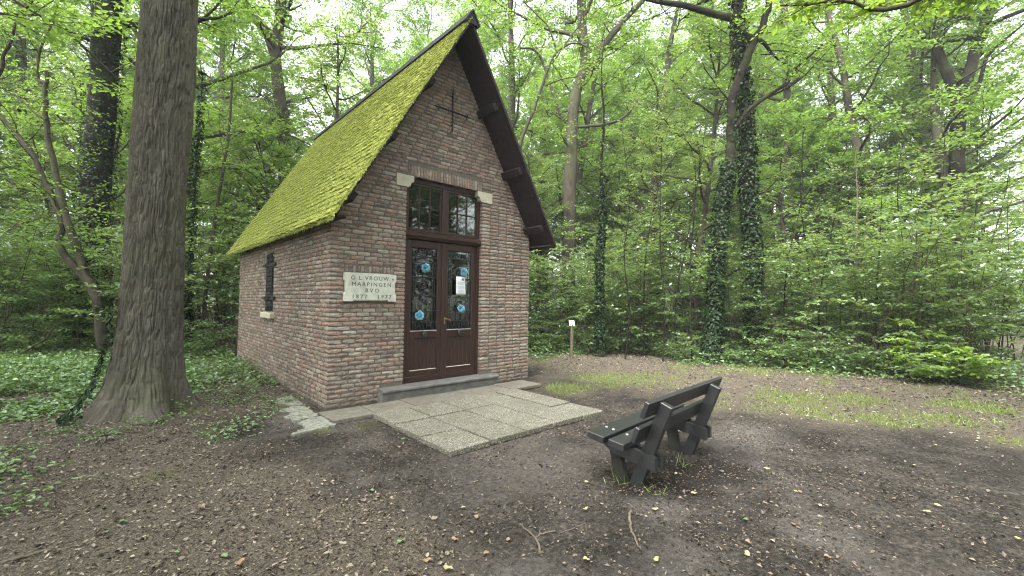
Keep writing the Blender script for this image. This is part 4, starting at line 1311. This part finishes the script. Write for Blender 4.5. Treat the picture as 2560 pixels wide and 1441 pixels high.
custom('oak_tree', 'thick rough oak trunk with a rising side limb behind the open verge', 'tree',
       [(line(18, (1418, 900), (1422, 600), (1424, 466), (1428, 388), (1430, 311), (1440, 233), (1462, 163), (1455, 60), (1450, -60)), .29, .18),
        (line(18, (1445, 215), (1494, 136), (1535, 80), (1572, 39), (1625, -20)), .16, .1),
        (line(18, (1432, 300), (1400, 285), (1350, 140), (1300, 120)), .08, .04),
        (line(18, (1430, 320), (1520, 310), (1570, 285), (1600, 240)), .07, .04)], 'bark', 'leaf_tree', .14, 6, high=(12, 18, *(at(1452, 0, 18)[:2]), 4.5, 12), branches=(6, 1.5, 8))
custom('dark_tree', 'dark crooked tree with a long bare limb sweeping off its fork', 'tree',
       [(line(11, (1776, 905), (1780, 840), (1790, 700), (1801, 544), (1817, 447), (1832, 330), (1828, 253), (1860, 167), (1883, 109), (1906, 66), (1918, 12), (1925, -60)), .15, .07),
        (line(11, (1836, 322), (1875, 272), (1941, 226), (1970, 206), (1990, 171), (2056, 113)), .055, .025),
        (line(11, (1883, 112), (1850, 65), (1840, 20), (1845, -40)), .05, .03),
        (line(11, (1842, 318), (1900, 255), (1960, 225), (2010, 190), (2062, 135)), .035, .015),
        (line(11, (1860, 170), (1830, 125), (1825, 90)), .03, .015),
        (line(11, (1828, 255), (1800, 225), (1760, 170)), .025, .012)], 'bark_dark', 'leaf_tree', .1, 6, ivy=(4200, 0, .4, .07), branches=(5, 1.1, 7))
custom('ivy_tree', 'thick straight trunk wrapped in dark ivy beside the crooked tree', 'tree',
       [(line(11.4, (1884, 905), (1882, 740), (1880, 600), (1872, 470), (1866, 340), (1856, 200), (1848, 60), (1842, -80)), .17, .13)], 'bark_dark', 'leaf_tree', .14, 6,
       ivy=(3400, 0, .95, .08), high=(8.5, 14, *(at(1843, -90, 11.4)[:2]), 4, 12))
custom('oak_tree', 'tall dark trunk forking high above the hazel thicket', 'tree',
       [(line(18, (2385, 900), (2390, 500), (2398, 249), (2420, 190), (2445, 110), (2475, 20), (2495, -60)), .28, .15),
        (line(18, (2396, 262), (2365, 180), (2340, 113), (2347, 39), (2355, -40)), .2, .12),
        (line(18, (2402, 240), (2440, 230), (2465, 150), (2500, 110), (2560, 60)), .09, .04)], 'bark_dark', 'leaf_tree', .14, 6, high=(12, 18, *(at(2450, 0, 18)[:2]), 4.5, 12), branches=(5, 1.5, 8))
custom('slim_tree', 'thin ivy wrapped stem behind the small white marker board', 'tree',
       [(line(12, (1500, 880), (1500, 760), (1499, 640), (1508, 545), (1503, 420), (1510, 300), (1503, 190), (1512, 90)), .075, .01)], 'bark_dark', 'leaf_tree', .1, 6, ivy=(5200, 0, .5, .065), branches=(9, 1.2, 7))
custom('pale_tree', 'distant straight grey trunk seen through the gap beyond the ivy trunk', 'tree',
       [(line(24, (1990, 850), (1985, 600), (1975, 420), (1968, 250), (1960, 0)), .24, .18)], 'bark', 'leaf_tree', .14, 6, high=(12, 19, *(at(1962, 0, 24)[:2]), 4, 10))
custom('sapling', 'straight pale brown sapling at the front of the hazel thicket', 'sapling',
       [(line(10.4, (2133, 935), (2137, 800), (2142, 700), (2141, 600), (2143, 480), (2138, 380)), .04, .007),
        (line(10.4, (2140, 712), (2154, 660), (2160, 600), (2170, 540)), .02, .01)], 'dead_wood', 'leaf_shrub', .09, 6, branches=(8, .9, 7))
custom('sapling', 'dark sapling with curved foot beside the pale brown sapling', 'sapling',
       [(line(10.8, (2192, 930), (2198, 890), (2188, 830), (2194, 700), (2200, 600), (2205, 480)), .045, .008)], 'bark_dark', 'leaf_shrub', .09, 6, branches=(8, .9, 7))
custom('slim_tree', 'slender grey sapling curving up past the dark roof verge', 'tree',
       [(line(13, (1270, 880), (1280, 600), (1296, 385), (1335, 275), (1362, 195), (1392, 130), (1440, 108), (1475, 122)), .07, .02),
        (line(13, (1392, 130), (1372, 70), (1345, 40), (1310, 5)), .03, .015),
        (line(13, (1363, 215), (1400, 200), (1450, 190)), .025, .01),
        (line(13, (1380, 160), (1440, 75), (1500, 20), (1540, -20)), .02, .008)], 'bark', 'leaf_tree', .1, 6, branches=(6, 1.0, 6))
# linden bough hanging into the clearing from a tree that stands out to the side
lt = [(4.6, -8.6, -.1), (4.6, -8.6, 2.5), (4.55, -8.5, 5), (4.4, -8.4, 8)]
b0 = np.array([4.55, -8.5, 5.0])
e1, e2, e3 = at(2270, 12, 4.9), at(1950, 18, 5.2), at(2440, -8, 4.8)
linden = custom('linden_tree', 'linden whose big fresh green leaves hang over the clearing', 'tree',
       [(lt, .2, .14), ([b0, (b0+e1)/2+np.array([0, 0, .35]), e1, (e1+e2)/2+np.array([0, 0, .06]), e2], .05, .008),
        ([(b0+e1)/2+np.array([0, 0, .35]), (e1+e3)/2+np.array([.2, 0, .3]), e3], .03, .008)], 'bark', 'leaf_bright', .105, 5, branches=(16, .5, 5), high=(6.5, 10, 4.45, -8.4, 2.6, 8))

# -- thicket, understorey and wood
def where(x, y):
    if x < .2: return 'behind the massive oak'
    if y > 7 and x < 6.5: return 'behind the chapel'
    if y > 2.5: return 'behind the white marker board'
    if x > 13.5: return 'deep in the thicket across the path from the bench'
    return 'near the front of the thicket across from the bench'
def scatter(n, kinds, rad, deg, dist, m, name, labels, cat, group, sc, parts, tries=60):
    k = 0
    for _ in range(n*tries):
        if k >= n: break
        a = random.uniform(*deg); r_ = math.sqrt(random.uniform(dist[0]**2, dist[1]**2))
        x, y = polar(a, r_)
        if not in_wood(x, y, m) or not free(x, y, rad): continue
        q = random.randrange(len(kinds))
        put(name, kinds[q], labels[q]+' '+where(x, y), cat, group, x, y, random.uniform(0, 6.283), random.uniform(*sc), parts=parts)
        taken.append((x, y, rad)); k += 1
    return k
for (dg, ds, q) in ((41, 22, 0), (49, 24, 2), (60, 25, 1), (83, 23, 2), (88, 26, 0)):
    x, y = polar(dg, ds)
    put('forest_tree', TALL[q], ['tall forest tree', 'very tall forest tree', 'lower forest tree'][q]+' just inside the wood '+where(x, y).replace('deep in the thicket ', ''), 'tree', 'tall trees just inside the wood', x, y, random.uniform(0, 6.28), random.uniform(.85, 1.05))
    taken.append((x, y, 1.2))
# front of the thicket, set by hand so that it closes like a wall
hz = [(7.3, 3.6, 2), (8.3, 2.6, 0), (9.0, 1.2, 1), (10.0, 1.9, 0), (9.6, .2, 3), (10.5, -.6, 0), (9.9, -1.5, 2), (11.2, -1.9, 1), (10.4, -2.7, 0), (11.0, -3.6, 3), (10.7, -4.5, 1),
      (11.9, -4.9, 0), (10.9, -5.6, 2), (12.6, -5.8, 3), (6.6, 4.8, 1), (8.2, 4.6, 3), (5.6, 6.6, 0)]
for (x, y, q) in hz:
    put('hazel_bush', SHRUB[q], ['leafy hazel bush with many thin upright stems at the edge of the clearing', 'tall leafy hazel bush at the edge of the clearing',
        'broad low hazel bush at the edge of the clearing', 'upright hazel bush with few stems at the edge of the clearing'][q], 'bush', 'hazel bushes edging the clearing',
        x, y, random.uniform(0, 6.28), random.uniform(.9, 1.1), parts=('stem_clump', 'foliage'))
    taken.append((x, y, .5))
ns = scatter(105, SHRUB, .62, (-14, 96), (9, 26), .3, 'hazel_bush', ['bushy hazel', 'tall hazel', 'broad hazel', 'narrow hazel'], 'bush', 'hazel bushes deeper in the wood', (.85, 1.2), ('stem_clump', 'foliage'))
nsl = scatter(80, SLIM, .7, (-14, 96), (10, 30), .6, 'slim_tree', ['slim leafy tree', 'tall slim tree', 'short slim tree'], 'tree', 'slim understorey trees', (.8, 1.15), ('trunk', 'crown'))
nt_ = scatter(70, TALL, 1.35, (-16, 100), (15, 46), 2.5, 'forest_tree', ['tall forest tree', 'very tall forest tree', 'lower forest tree'], 'tree', 'tall trees deep in the wood', (.85, 1.15), ('trunk', 'crown'))
# wood behind the viewer, mirrored in the transom glass
for (dg, ds) in ((118, 11), (140, 13), (165, 12), (190, 10), (215, 12), (240, 9.5), (265, 10), (290, 9), (318, 9.5), (338, 11)):
    x, y = polar(dg+random.uniform(-6, 6), ds)
    put('forest_tree', random.choice(TALL), 'tall forest tree on the open side of the clearing', 'tree', 'tall trees round the clearing', x, y, random.uniform(0, 6.28), random.uniform(.8, 1.0))
for (x, y, q) in ((6.2, -11, 0), (7.6, -12.5, 1), (9.2, -11.2, 2), (10.4, -13.5, 0), (5.0, -13, 1), (12, -15, 2), (8.2, -16, 0), (13.5, -12, 1)):
    put('slim_tree', SLIM[q], 'slim tree in the wood that the transom glass mirrors', 'tree', 'slim trees mirrored in the glass', x, y, random.uniform(0, 6.28), random.uniform(.85, 1.1))
for (x, y, q) in ((9.5, -15, 0), (14, -19, 1), (7, -19, 2), (17, -15, 0)):
    put('forest_tree', TALL[q], 'tall tree in the wood that the transom glass mirrors', 'tree', 'tall trees mirrored in the glass', x, y, random.uniform(0, 6.28), random.uniform(.85, 1.1))
for (dg, ds) in ((130, 9), (175, 8.5), (200, 11), (228, 8), (280, 8), (305, 8)):
    x, y = polar(dg, ds)
    put('slim_tree', random.choice(SLIM), 'slim tree on the open side of the clearing', 'tree', 'slim trees round the clearing', x, y, random.uniform(0, 6.28), random.uniform(.8, 1.0))
for i, (px, dp, hpx) in enumerate(((1560, 11.5, 300), (1610, 12, 420), (1655, 11.2, 360), (1700, 11.8, 330), (1730, 11.0, 400), (1960, 11.2, 350), (2010, 11.6, 300), (2060, 11.0, 420), (2250, 10.9, 380), (2310, 11.3, 320), (2430, 11.5, 350), (2470, 11.9, 420))):
    xs_ = [px+random.uniform(-14, 14) for _ in range(4)]
    custom('sapling', ['thin upright dark stem rising through the thicket', 'thin leaning stem rising through the thicket'][i % 2], 'sapling',
           [(line(dp, (px, 925), (xs_[0], 780), (xs_[1], 640), (xs_[2]+(30 if i % 2 else 0), 500), (xs_[3]+(60 if i % 2 else 0), hpx)), .026, .006)], 'bark_dark', 'leaf_pale', .09, 5, branches=(6, .8, 5), group='thin stems in the thicket')
# low bushes along the edge
lb = [(8.6, 1.9), (9.2, .6), (9.1, -.7), (9.6, -2.2), (9.8, -3.2), (10.0, -4.0), (10.1, -5.0), (10.3, -5.7), (7.0, 3.0), (7.7, 2.9), (-3.6, 9.2), (-4.6, 8.8), (-2.2, 9.4), (-.6, 9.6), (-.5, 7.2), (-1.6, 10.4), (-5.4, 9.8)]
for i, (x, y) in enumerate(lb):
    put('low_bush', LOW[i % 2], 'knee high leafy bush at the foot of the thicket', 'bush', 'low bushes at the foot of the thicket', x, y, random.uniform(0, 6.28), random.uniform(.8, 1.2), parts=('stem_clump', 'foliage'))
bb = plant_pair('bright', shrub_mesh(1.35, 5, .7, .1, 6, 6, 6), 6, .12, 'leaf_bright', 'twig', True)
put('bright_bush', bb, 'small bush with large fresh bright leaves at the path', 'bush', None, 9.9, -5.35, 1.0, .85, parts=('stem_clump', 'foliage'))
# far mass of the wood
n = 200000
a = np.radians(np.where(rng.random(n) < .62, rng.uniform(-20, 104, n), rng.uniform(104, 340, n))); r_ = np.where((a > -.36) & (a < 1.82), rng.uniform(36, 62, n), rng.uniform(20, 45, n)); z = rng.random(n)*30
x, y = CAM[0]+r_*np.sin(a), CAM[1]+r_*np.cos(a)
keep = vnoise(x*.22, y*.22, z*.3)+.25*vnoise(x*.9, y*.9, z*.9)-.016*z > .27
P = np.stack([x, y, z], -1)[keep]; n = len(P)
l = rng.uniform(.25, .5, n)
V, F = leaf_geo(P, rng.normal(0, 1, (n, 3))*np.array([1, 1, .4]), UP+rng.normal(0, .6, (n, 3)), l, l*.7, .15)
tag(MB().add(V, F).build('far_woodland', M['leaf_tree']), 'dense mass of far woodland foliage', kind='stuff')

# -- ground cover, grass, litter
def scat(n, x0, x1, y0, y1, maskf):
    x = rng.uniform(x0, x1, n); y = rng.uniform(y0, y1, n)
    k = rng.random(n) < maskf(x, y)
    x, y = x[k], y[k]
    return x, y, ground_h(x, y)
def not_chapel(x, y): return ~((x > -.03) & (x < W+.03) & (y > -.0) & (y < D+.03))
def paved(x, y): return ((x > -.2) & (x < 3.5) & (y > -.72) & (y < .02)) | ((x > .3) & (x < 2.86) & (y > -2.55) & (y < 0)) | ((x > -.55) & (x < -.15) & (y > -.9) & (y < 1.1)) | (np.hypot(x-oc[0], y-oc[1]) < .55)
def coverL(x, y):
    n_ = fbm(x, y, 3, 1.3)
    m_ = sstep(1.5, 2.6, y-.25*(x+2.5)+1.2*(n_-.5))*sstep(.32, .46, n_+.12*sstep(3, 6, y))
    m_ = m_*np.where((x > -.95), .35, 1)
    return m_*not_chapel(x, y)*(np.hypot(x-oc[0], y-oc[1]) > .62)
x, y, z = scat(85000, -7, .0, 1.4, 13, coverL)
n = len(x); h_ = rng.random(n)**1.5*.22*sstep(1.5, 4, y)+.02
P = np.stack([x, y, z+h_], -1); l = rng.uniform(.035, .085, n)
V, F = leaf_geo(P, rng.normal(0, 1, (n, 3))*np.array([1, 1, .25]), UP+rng.normal(0, .35, (n, 3)), l, l*.75, .12, True)
def coverR(x, y):
    e = clearing_edge(x, y); n_ = fbm(x, y, 3, 1.1)
    return sstep(-.7, .3, e+.8*(n_-.5))*sstep(5, 2, e)*not_chapel(x, y)
x, y, z = scat(52000, 4.2, 15, -7, 9, coverR)
n = len(x); h_ = rng.random(n)**1.4*.34*sstep(-.6, .7, clearing_edge(x, y))+.02
P = np.stack([x, y, z+h_], -1); l = rng.uniform(.04, .09, n)
V2, F2 = leaf_geo(P, rng.normal(0, 1, (n, 3))*np.array([1, 1, .25]), UP+rng.normal(0, .4, (n, 3)), l, l*.7, .12, True)
tag(MB().add(V, F).add(V2, F2).build('ground_cover', M['leaf_ground']), 'ivy and nettle ground cover under the trees', kind='stuff')
def grassm(x, y):
    l_, g_, p_ = zones(x, y)
    return np.clip(g_-.25, 0, 1)*(~paved(x, y))*not_chapel(x, y)*np.where(x > 3, 1, .5)
x, y, z = scat(100000, 2.8, 11, -8, 3, grassm)
n = len(x); l = rng.uniform(.03, .1, n)*(.6+.8*fbm(x, y, 2, 2))
P = np.stack([x, y, z-.003], -1)
V, F = leaf_geo(P, UP+rng.normal(0, .55, (n, 3)), rng.normal(0, 1, (n, 3)), l, .007, .1)
tag(MB().add(V, F).build('grass', M['grass']), 'sparse short grass along the woodland path', kind='stuff')
def litm(x, y):
    l_, g_, p_ = zones(x, y)
    return np.clip(l_*1.1, .03, 1)*(~paved(x, y))*not_chapel(x, y)
x1, y1, z1 = scat(44000, -3.6, 1.6, -5.2, 4.5, litm)
x2, y2, z2 = scat(34000, 2.4, 12, -8, 3.5, litm)
x3, y3, z3 = scat(7000, -3.5, 0, 3, 9, litm)
x, y, z = np.concatenate([x1, x2, x3]), np.concatenate([y1, y2, y3]), np.concatenate([z1, z2, z3])
n = len(x); l = (.009+.029*rng.random(n)**1.8)*(1+.1*np.clip(np.hypot(x-CAM[0], y-CAM[1])-5, 0, 8))
P = np.stack([x, y, z+.004+rng.random(n)*.012], -1)
V, F = leaf_geo(P, rng.normal(0, 1, (n, 3))*np.array([1, 1, .22]), UP+rng.normal(0, .42, (n, 3)), l, l*rng.uniform(.35, .75, n), rng.uniform(-.3, .45, (n, 1)), True)
tag(MB().add(V, F).build('leaf_litter', M['litter']), 'brown fallen leaf litter strewn over the ground', kind='stuff')
x, y, z = scat(180000, -3.2, 6.5, -6.2, .5, lambda a, b_: (~paved(a, b_))*not_chapel(a, b_)*(.25+.75*sstep(.4, .6, fbm(a, b_, 3, 2.4)))*sstep(9, 2.5, np.hypot(a+1.5, b_+5)))
n = len(x); l = .006+.03*rng.random(n)**2.2
P = np.stack([x, y, z+.003+rng.random(n)*.006], -1)
V, F = leaf_geo(P, rng.normal(0, 1, (n, 3))*np.array([1, 1, .3]), UP+rng.normal(0, .6, (n, 3)), l, l*rng.uniform(.18, .7, n), .2)
tag(MB().add(V, F).build('soil_crumbs', M['debris']), 'crumbs of bark, twig and leaf trodden into the soil', kind='stuff')

# -- single fallen leaves and sticks
plain('leaf_yellow', (.24, .22, .09), (.38, .36, .19), 20, .7)
plain('leaf_green', (.09, .16, .06), (.14, .22, .1), 20, .6)
plain('leaf_tan', (.17, .11, .065), (.28, .19, .12), 20, .8)
def fallen(px, py, col, L, lab, grp):
    g0 = gnd(px, py); zz_ = float(ground_h(np.array([g0[0]]), np.array([g0[1]]))[0])
    m_ = 7
    u = np.linspace(0, 1, m_); w_ = np.sin(np.pi*np.clip(u*.93+.05, 0, 1))**.8*.34
    curl = random.uniform(.2, .9); bend = random.uniform(-.35, .35)
    V = []
    for k in range(m_):
        for s_ in (-1, 0, 1):
            V.append(((u[k]-.5)*L, s_*w_[k]*L*(1+.3*math.sin(9*u[k]+s_))+bend*L*(u[k]-.5)**2*2, abs(s_)*w_[k]*L*.45*(1+.6*math.sin(5*u[k]+2*s_))+curl*L*(u[k]-.5)**2))
    Q = [(3*k+j, 3*k+3+j, 3*k+4+j, 3*k+1+j) for k in range(m_-1) for j in (0, 1)]
    o = obj('fallen_leaf', mesh_np('fallen_leaf', np.array(V), [np.array(Q)], M[col], True))
    o.location = (g0[0], g0[1], zz_+.016); o.rotation_euler = (random.uniform(-.2, .2), random.uniform(-.2, .2), random.uniform(0, 6.28))
    tag(o, lab, 'leaf', grp)
for (px, py) in ((1637, 1284), (1918, 1177), (1735, 1240), (2050, 1270), (2200, 1192), (2345, 1268), (2318, 1284), (2545, 1353), (1868, 1395), (1641, 1408), (1466, 1212), (1465, 1281), (1466, 1410), (2285, 1165), (1990, 1234), (2340, 1118), (1120, 1432), (1690, 1180)):
    fallen(px, py, 'leaf_yellow', random.uniform(.032, .056), 'pale yellow leaf lying on the bare soil', 'pale yellow fallen leaves')
for (px, py) in ((1864, 1309), (263, 1340), (1003, 1364), (560, 1395), (440, 1390), (1008, 1102), (310, 1312), (930, 1232)):
    fallen(px, py, 'leaf_green', random.uniform(.04, .065), 'fresh green leaf lying on the soil', 'green fallen leaves')
for (px, py) in ((2236, 1248), (1190, 1300), (1180, 1340), (1990, 1320), (2070, 1402), (1870, 1365), (1135, 1357), (1068, 1412), (1215, 1393), (2000, 1234), (1190, 1210), (1270, 1358), (505, 1275), (600, 1411)):
    fallen(px, py, 'leaf_tan', random.uniform(.03, .058), 'dry orange brown leaf lying on the soil', 'brown fallen leaves')
def stick(name, lab, cat, paths, mat='dead_wood'):
    b_ = MB()
    for (pts, r0, r1) in paths:
        Pp = np.array([gnd(a, c_) for a, c_ in pts])
        Pp[:, 2] = ground_h(Pp[:, 0], Pp[:, 1])+r0*.6
        t = np.linspace(0, len(Pp)-1, (len(Pp)-1)*4+1)
        S = np.stack([np.interp(t, np.arange(len(Pp)), Pp[:, k]) for k in range(3)], -1)+rng.normal(0, r0*.25, (len(t), 3))
        b_.tube(S, np.linspace(r0, r1, len(S)), 6)
    o = b_.build(name, M[mat], None, True)
    return tag(o, lab, cat)
stick('forked_root', 'pale forked root breaking out of the bare soil', 'root',
      [([(1352, 1394), (1348, 1370), (1338, 1352), (1344, 1345), (1360, 1338), (1388, 1334)], .009, .005), ([(1340, 1352), (1330, 1340), (1310, 1325), (1300, 1312)], .007, .003), ([(1346, 1347), (1350, 1332), (1356, 1322)], .006, .003)])
stick('twig', 'thin bent twig beside the pale forked root', 'twig', [([(1398, 1338), (1430, 1328), (1464, 1312), (1467, 1335)], .004, .003)])
stick('root', 'long knobbly root running from the foot of the bench', 'root', [([(1576, 1282), (1572, 1300), (1576, 1325), (1584, 1345), (1592, 1365), (1602, 1382)], .012, .005)])
stick('fallen_branch', 'long bare stick lying in the leaf litter', 'stick', [([(0, 1412), (45, 1400), (90, 1388), (130, 1378)], .011, .006)])
stick('twig', 'curved grey twig lying on the dark soil below the slabs', 'twig', [([(1128, 1182), (1131, 1195), (1129, 1208)], .0045, .003)])
stick('twig', 'short stick lying near the moss patch', 'twig', [([(285, 1192), (320, 1202), (365, 1194)], .005, .003)])
stick('twig', 'arched thin twig lying among brown leaves', 'twig', [([(1015, 1388), (1050, 1396), (1075, 1385), (1083, 1370)], .004, .002)])
# fallen branches in the undergrowth
for (pts, r0, dep, lab) in (([(590, 786), (560, 815), (520, 830), (500, 835)], .03, 11.5, 'dead curved branch propped beside the rear chapel corner'),
                          ([(0, 905), (60, 880), (110, 850), (140, 815)], .025, 9.5, 'dead branch lying over the ground cover under the forked tree'),
                          ([(600, 786), (545, 808), (500, 830)], .04, 13, 'dark fallen trunk leaning behind the rear chapel corner')):
    Pp = np.array(line(dep, *pts)); b_ = MB(); b_.tube(Pp, np.linspace(r0, r0*.5, len(Pp)), 6)
    tag(b_.build('fallen_branch', M['bark'], None, True), lab, 'branch')
# seedlings and grass tufts
sd = [plant_pair('seedling', shrub_mesh(.28, 4, 1.0, .05, 4, 3, 3), 4, .05, 'leaf_ground', 'twig', True), plant_pair('seedling', shrub_mesh(.2, 3, 1.2, .05, 4, 3, 3), 4, .06, 'leaf_ground', 'twig', True)]
for i, (px, py) in enumerate(((612, 985), (640, 1000), (585, 1005), (632, 965), (700, 1010), (520, 940), (490, 960), (560, 930), (600, 1075), (540, 1090), (30, 1130), (20, 1180), (15, 1260), (445, 1030), (420, 1048), (180, 1075), (260, 1095), (585, 955), (545, 985), (655, 1030))):
    g0 = gnd(px, py)
    put('seedling', sd[i % 2], 'small leafy seedling growing near the chapel side and the massive oak', 'plant', 'seedlings on the litter', g0[0], g0[1], random.uniform(0, 6.28), random.uniform(.6, 1.1), parts=('stem_clump', 'foliage'))
for (px, py, lab) in ((1640, 1245, 'wispy grass tuft at the near foot of the bench'), (1700, 1160, 'wispy grass tuft under the far foot of the bench'), (1545, 1218, 'sparse green tuft at the front leg of the bench'), (1465, 1050, 'single dry grass wisp at the slab edge')):
    g0 = gnd(px, py); n = 9 if 'single' not in lab else 9
    P = np.stack([rng.normal(0, .05, n), rng.normal(0, .05, n), np.zeros(n)], -1); l = rng.uniform(.06, .16, n)
    V, F = leaf_geo(P, UP+rng.normal(0, .7, (n, 3)), rng.normal(0, 1, (n, 3)), l, .006, .1)
    o = MB().add(V, F).build('grass_tuft', M['grass']); o.location = (g0[0], g0[1], float(ground_h(np.array([g0[0]]), np.array([g0[1]]))[0]))
    tag(o, lab, 'grass')
print('TRIS', sum(sum(max(0, p_.loop_total-2) for p_ in m_.polygons) if len(m_.polygons) < 2000 else len(m_.loops)-2*len(m_.polygons) for m_ in bpy.data.meshes))
print('PLANTED', ns, nsl, nt_, 'tris', sum(len(m_.loop_triangles) if False else len(m_.polygons) for m_ in bpy.data.meshes))

# ------------------------------------------------------------------ air
hz_m = bpy.data.materials.new('haze'); hz_m.use_nodes = True; nt = hz_m.node_tree; nt.nodes.clear()
ho = nt.nodes.new('ShaderNodeOutputMaterial'); pv = nt.nodes.new('ShaderNodeVolumePrincipled')
pv.inputs['Color'].default_value = (.9, .95, .92, 1); pv.inputs['Density'].default_value = .0012
nt.links.new(pv.outputs[0], ho.inputs['Volume'])
hb = MB().box((-165, -165, -1.2), (165, 165, 34)).build('haze', hz_m)
tag(hb, 'thin pale woodland haze', kind='stuff')
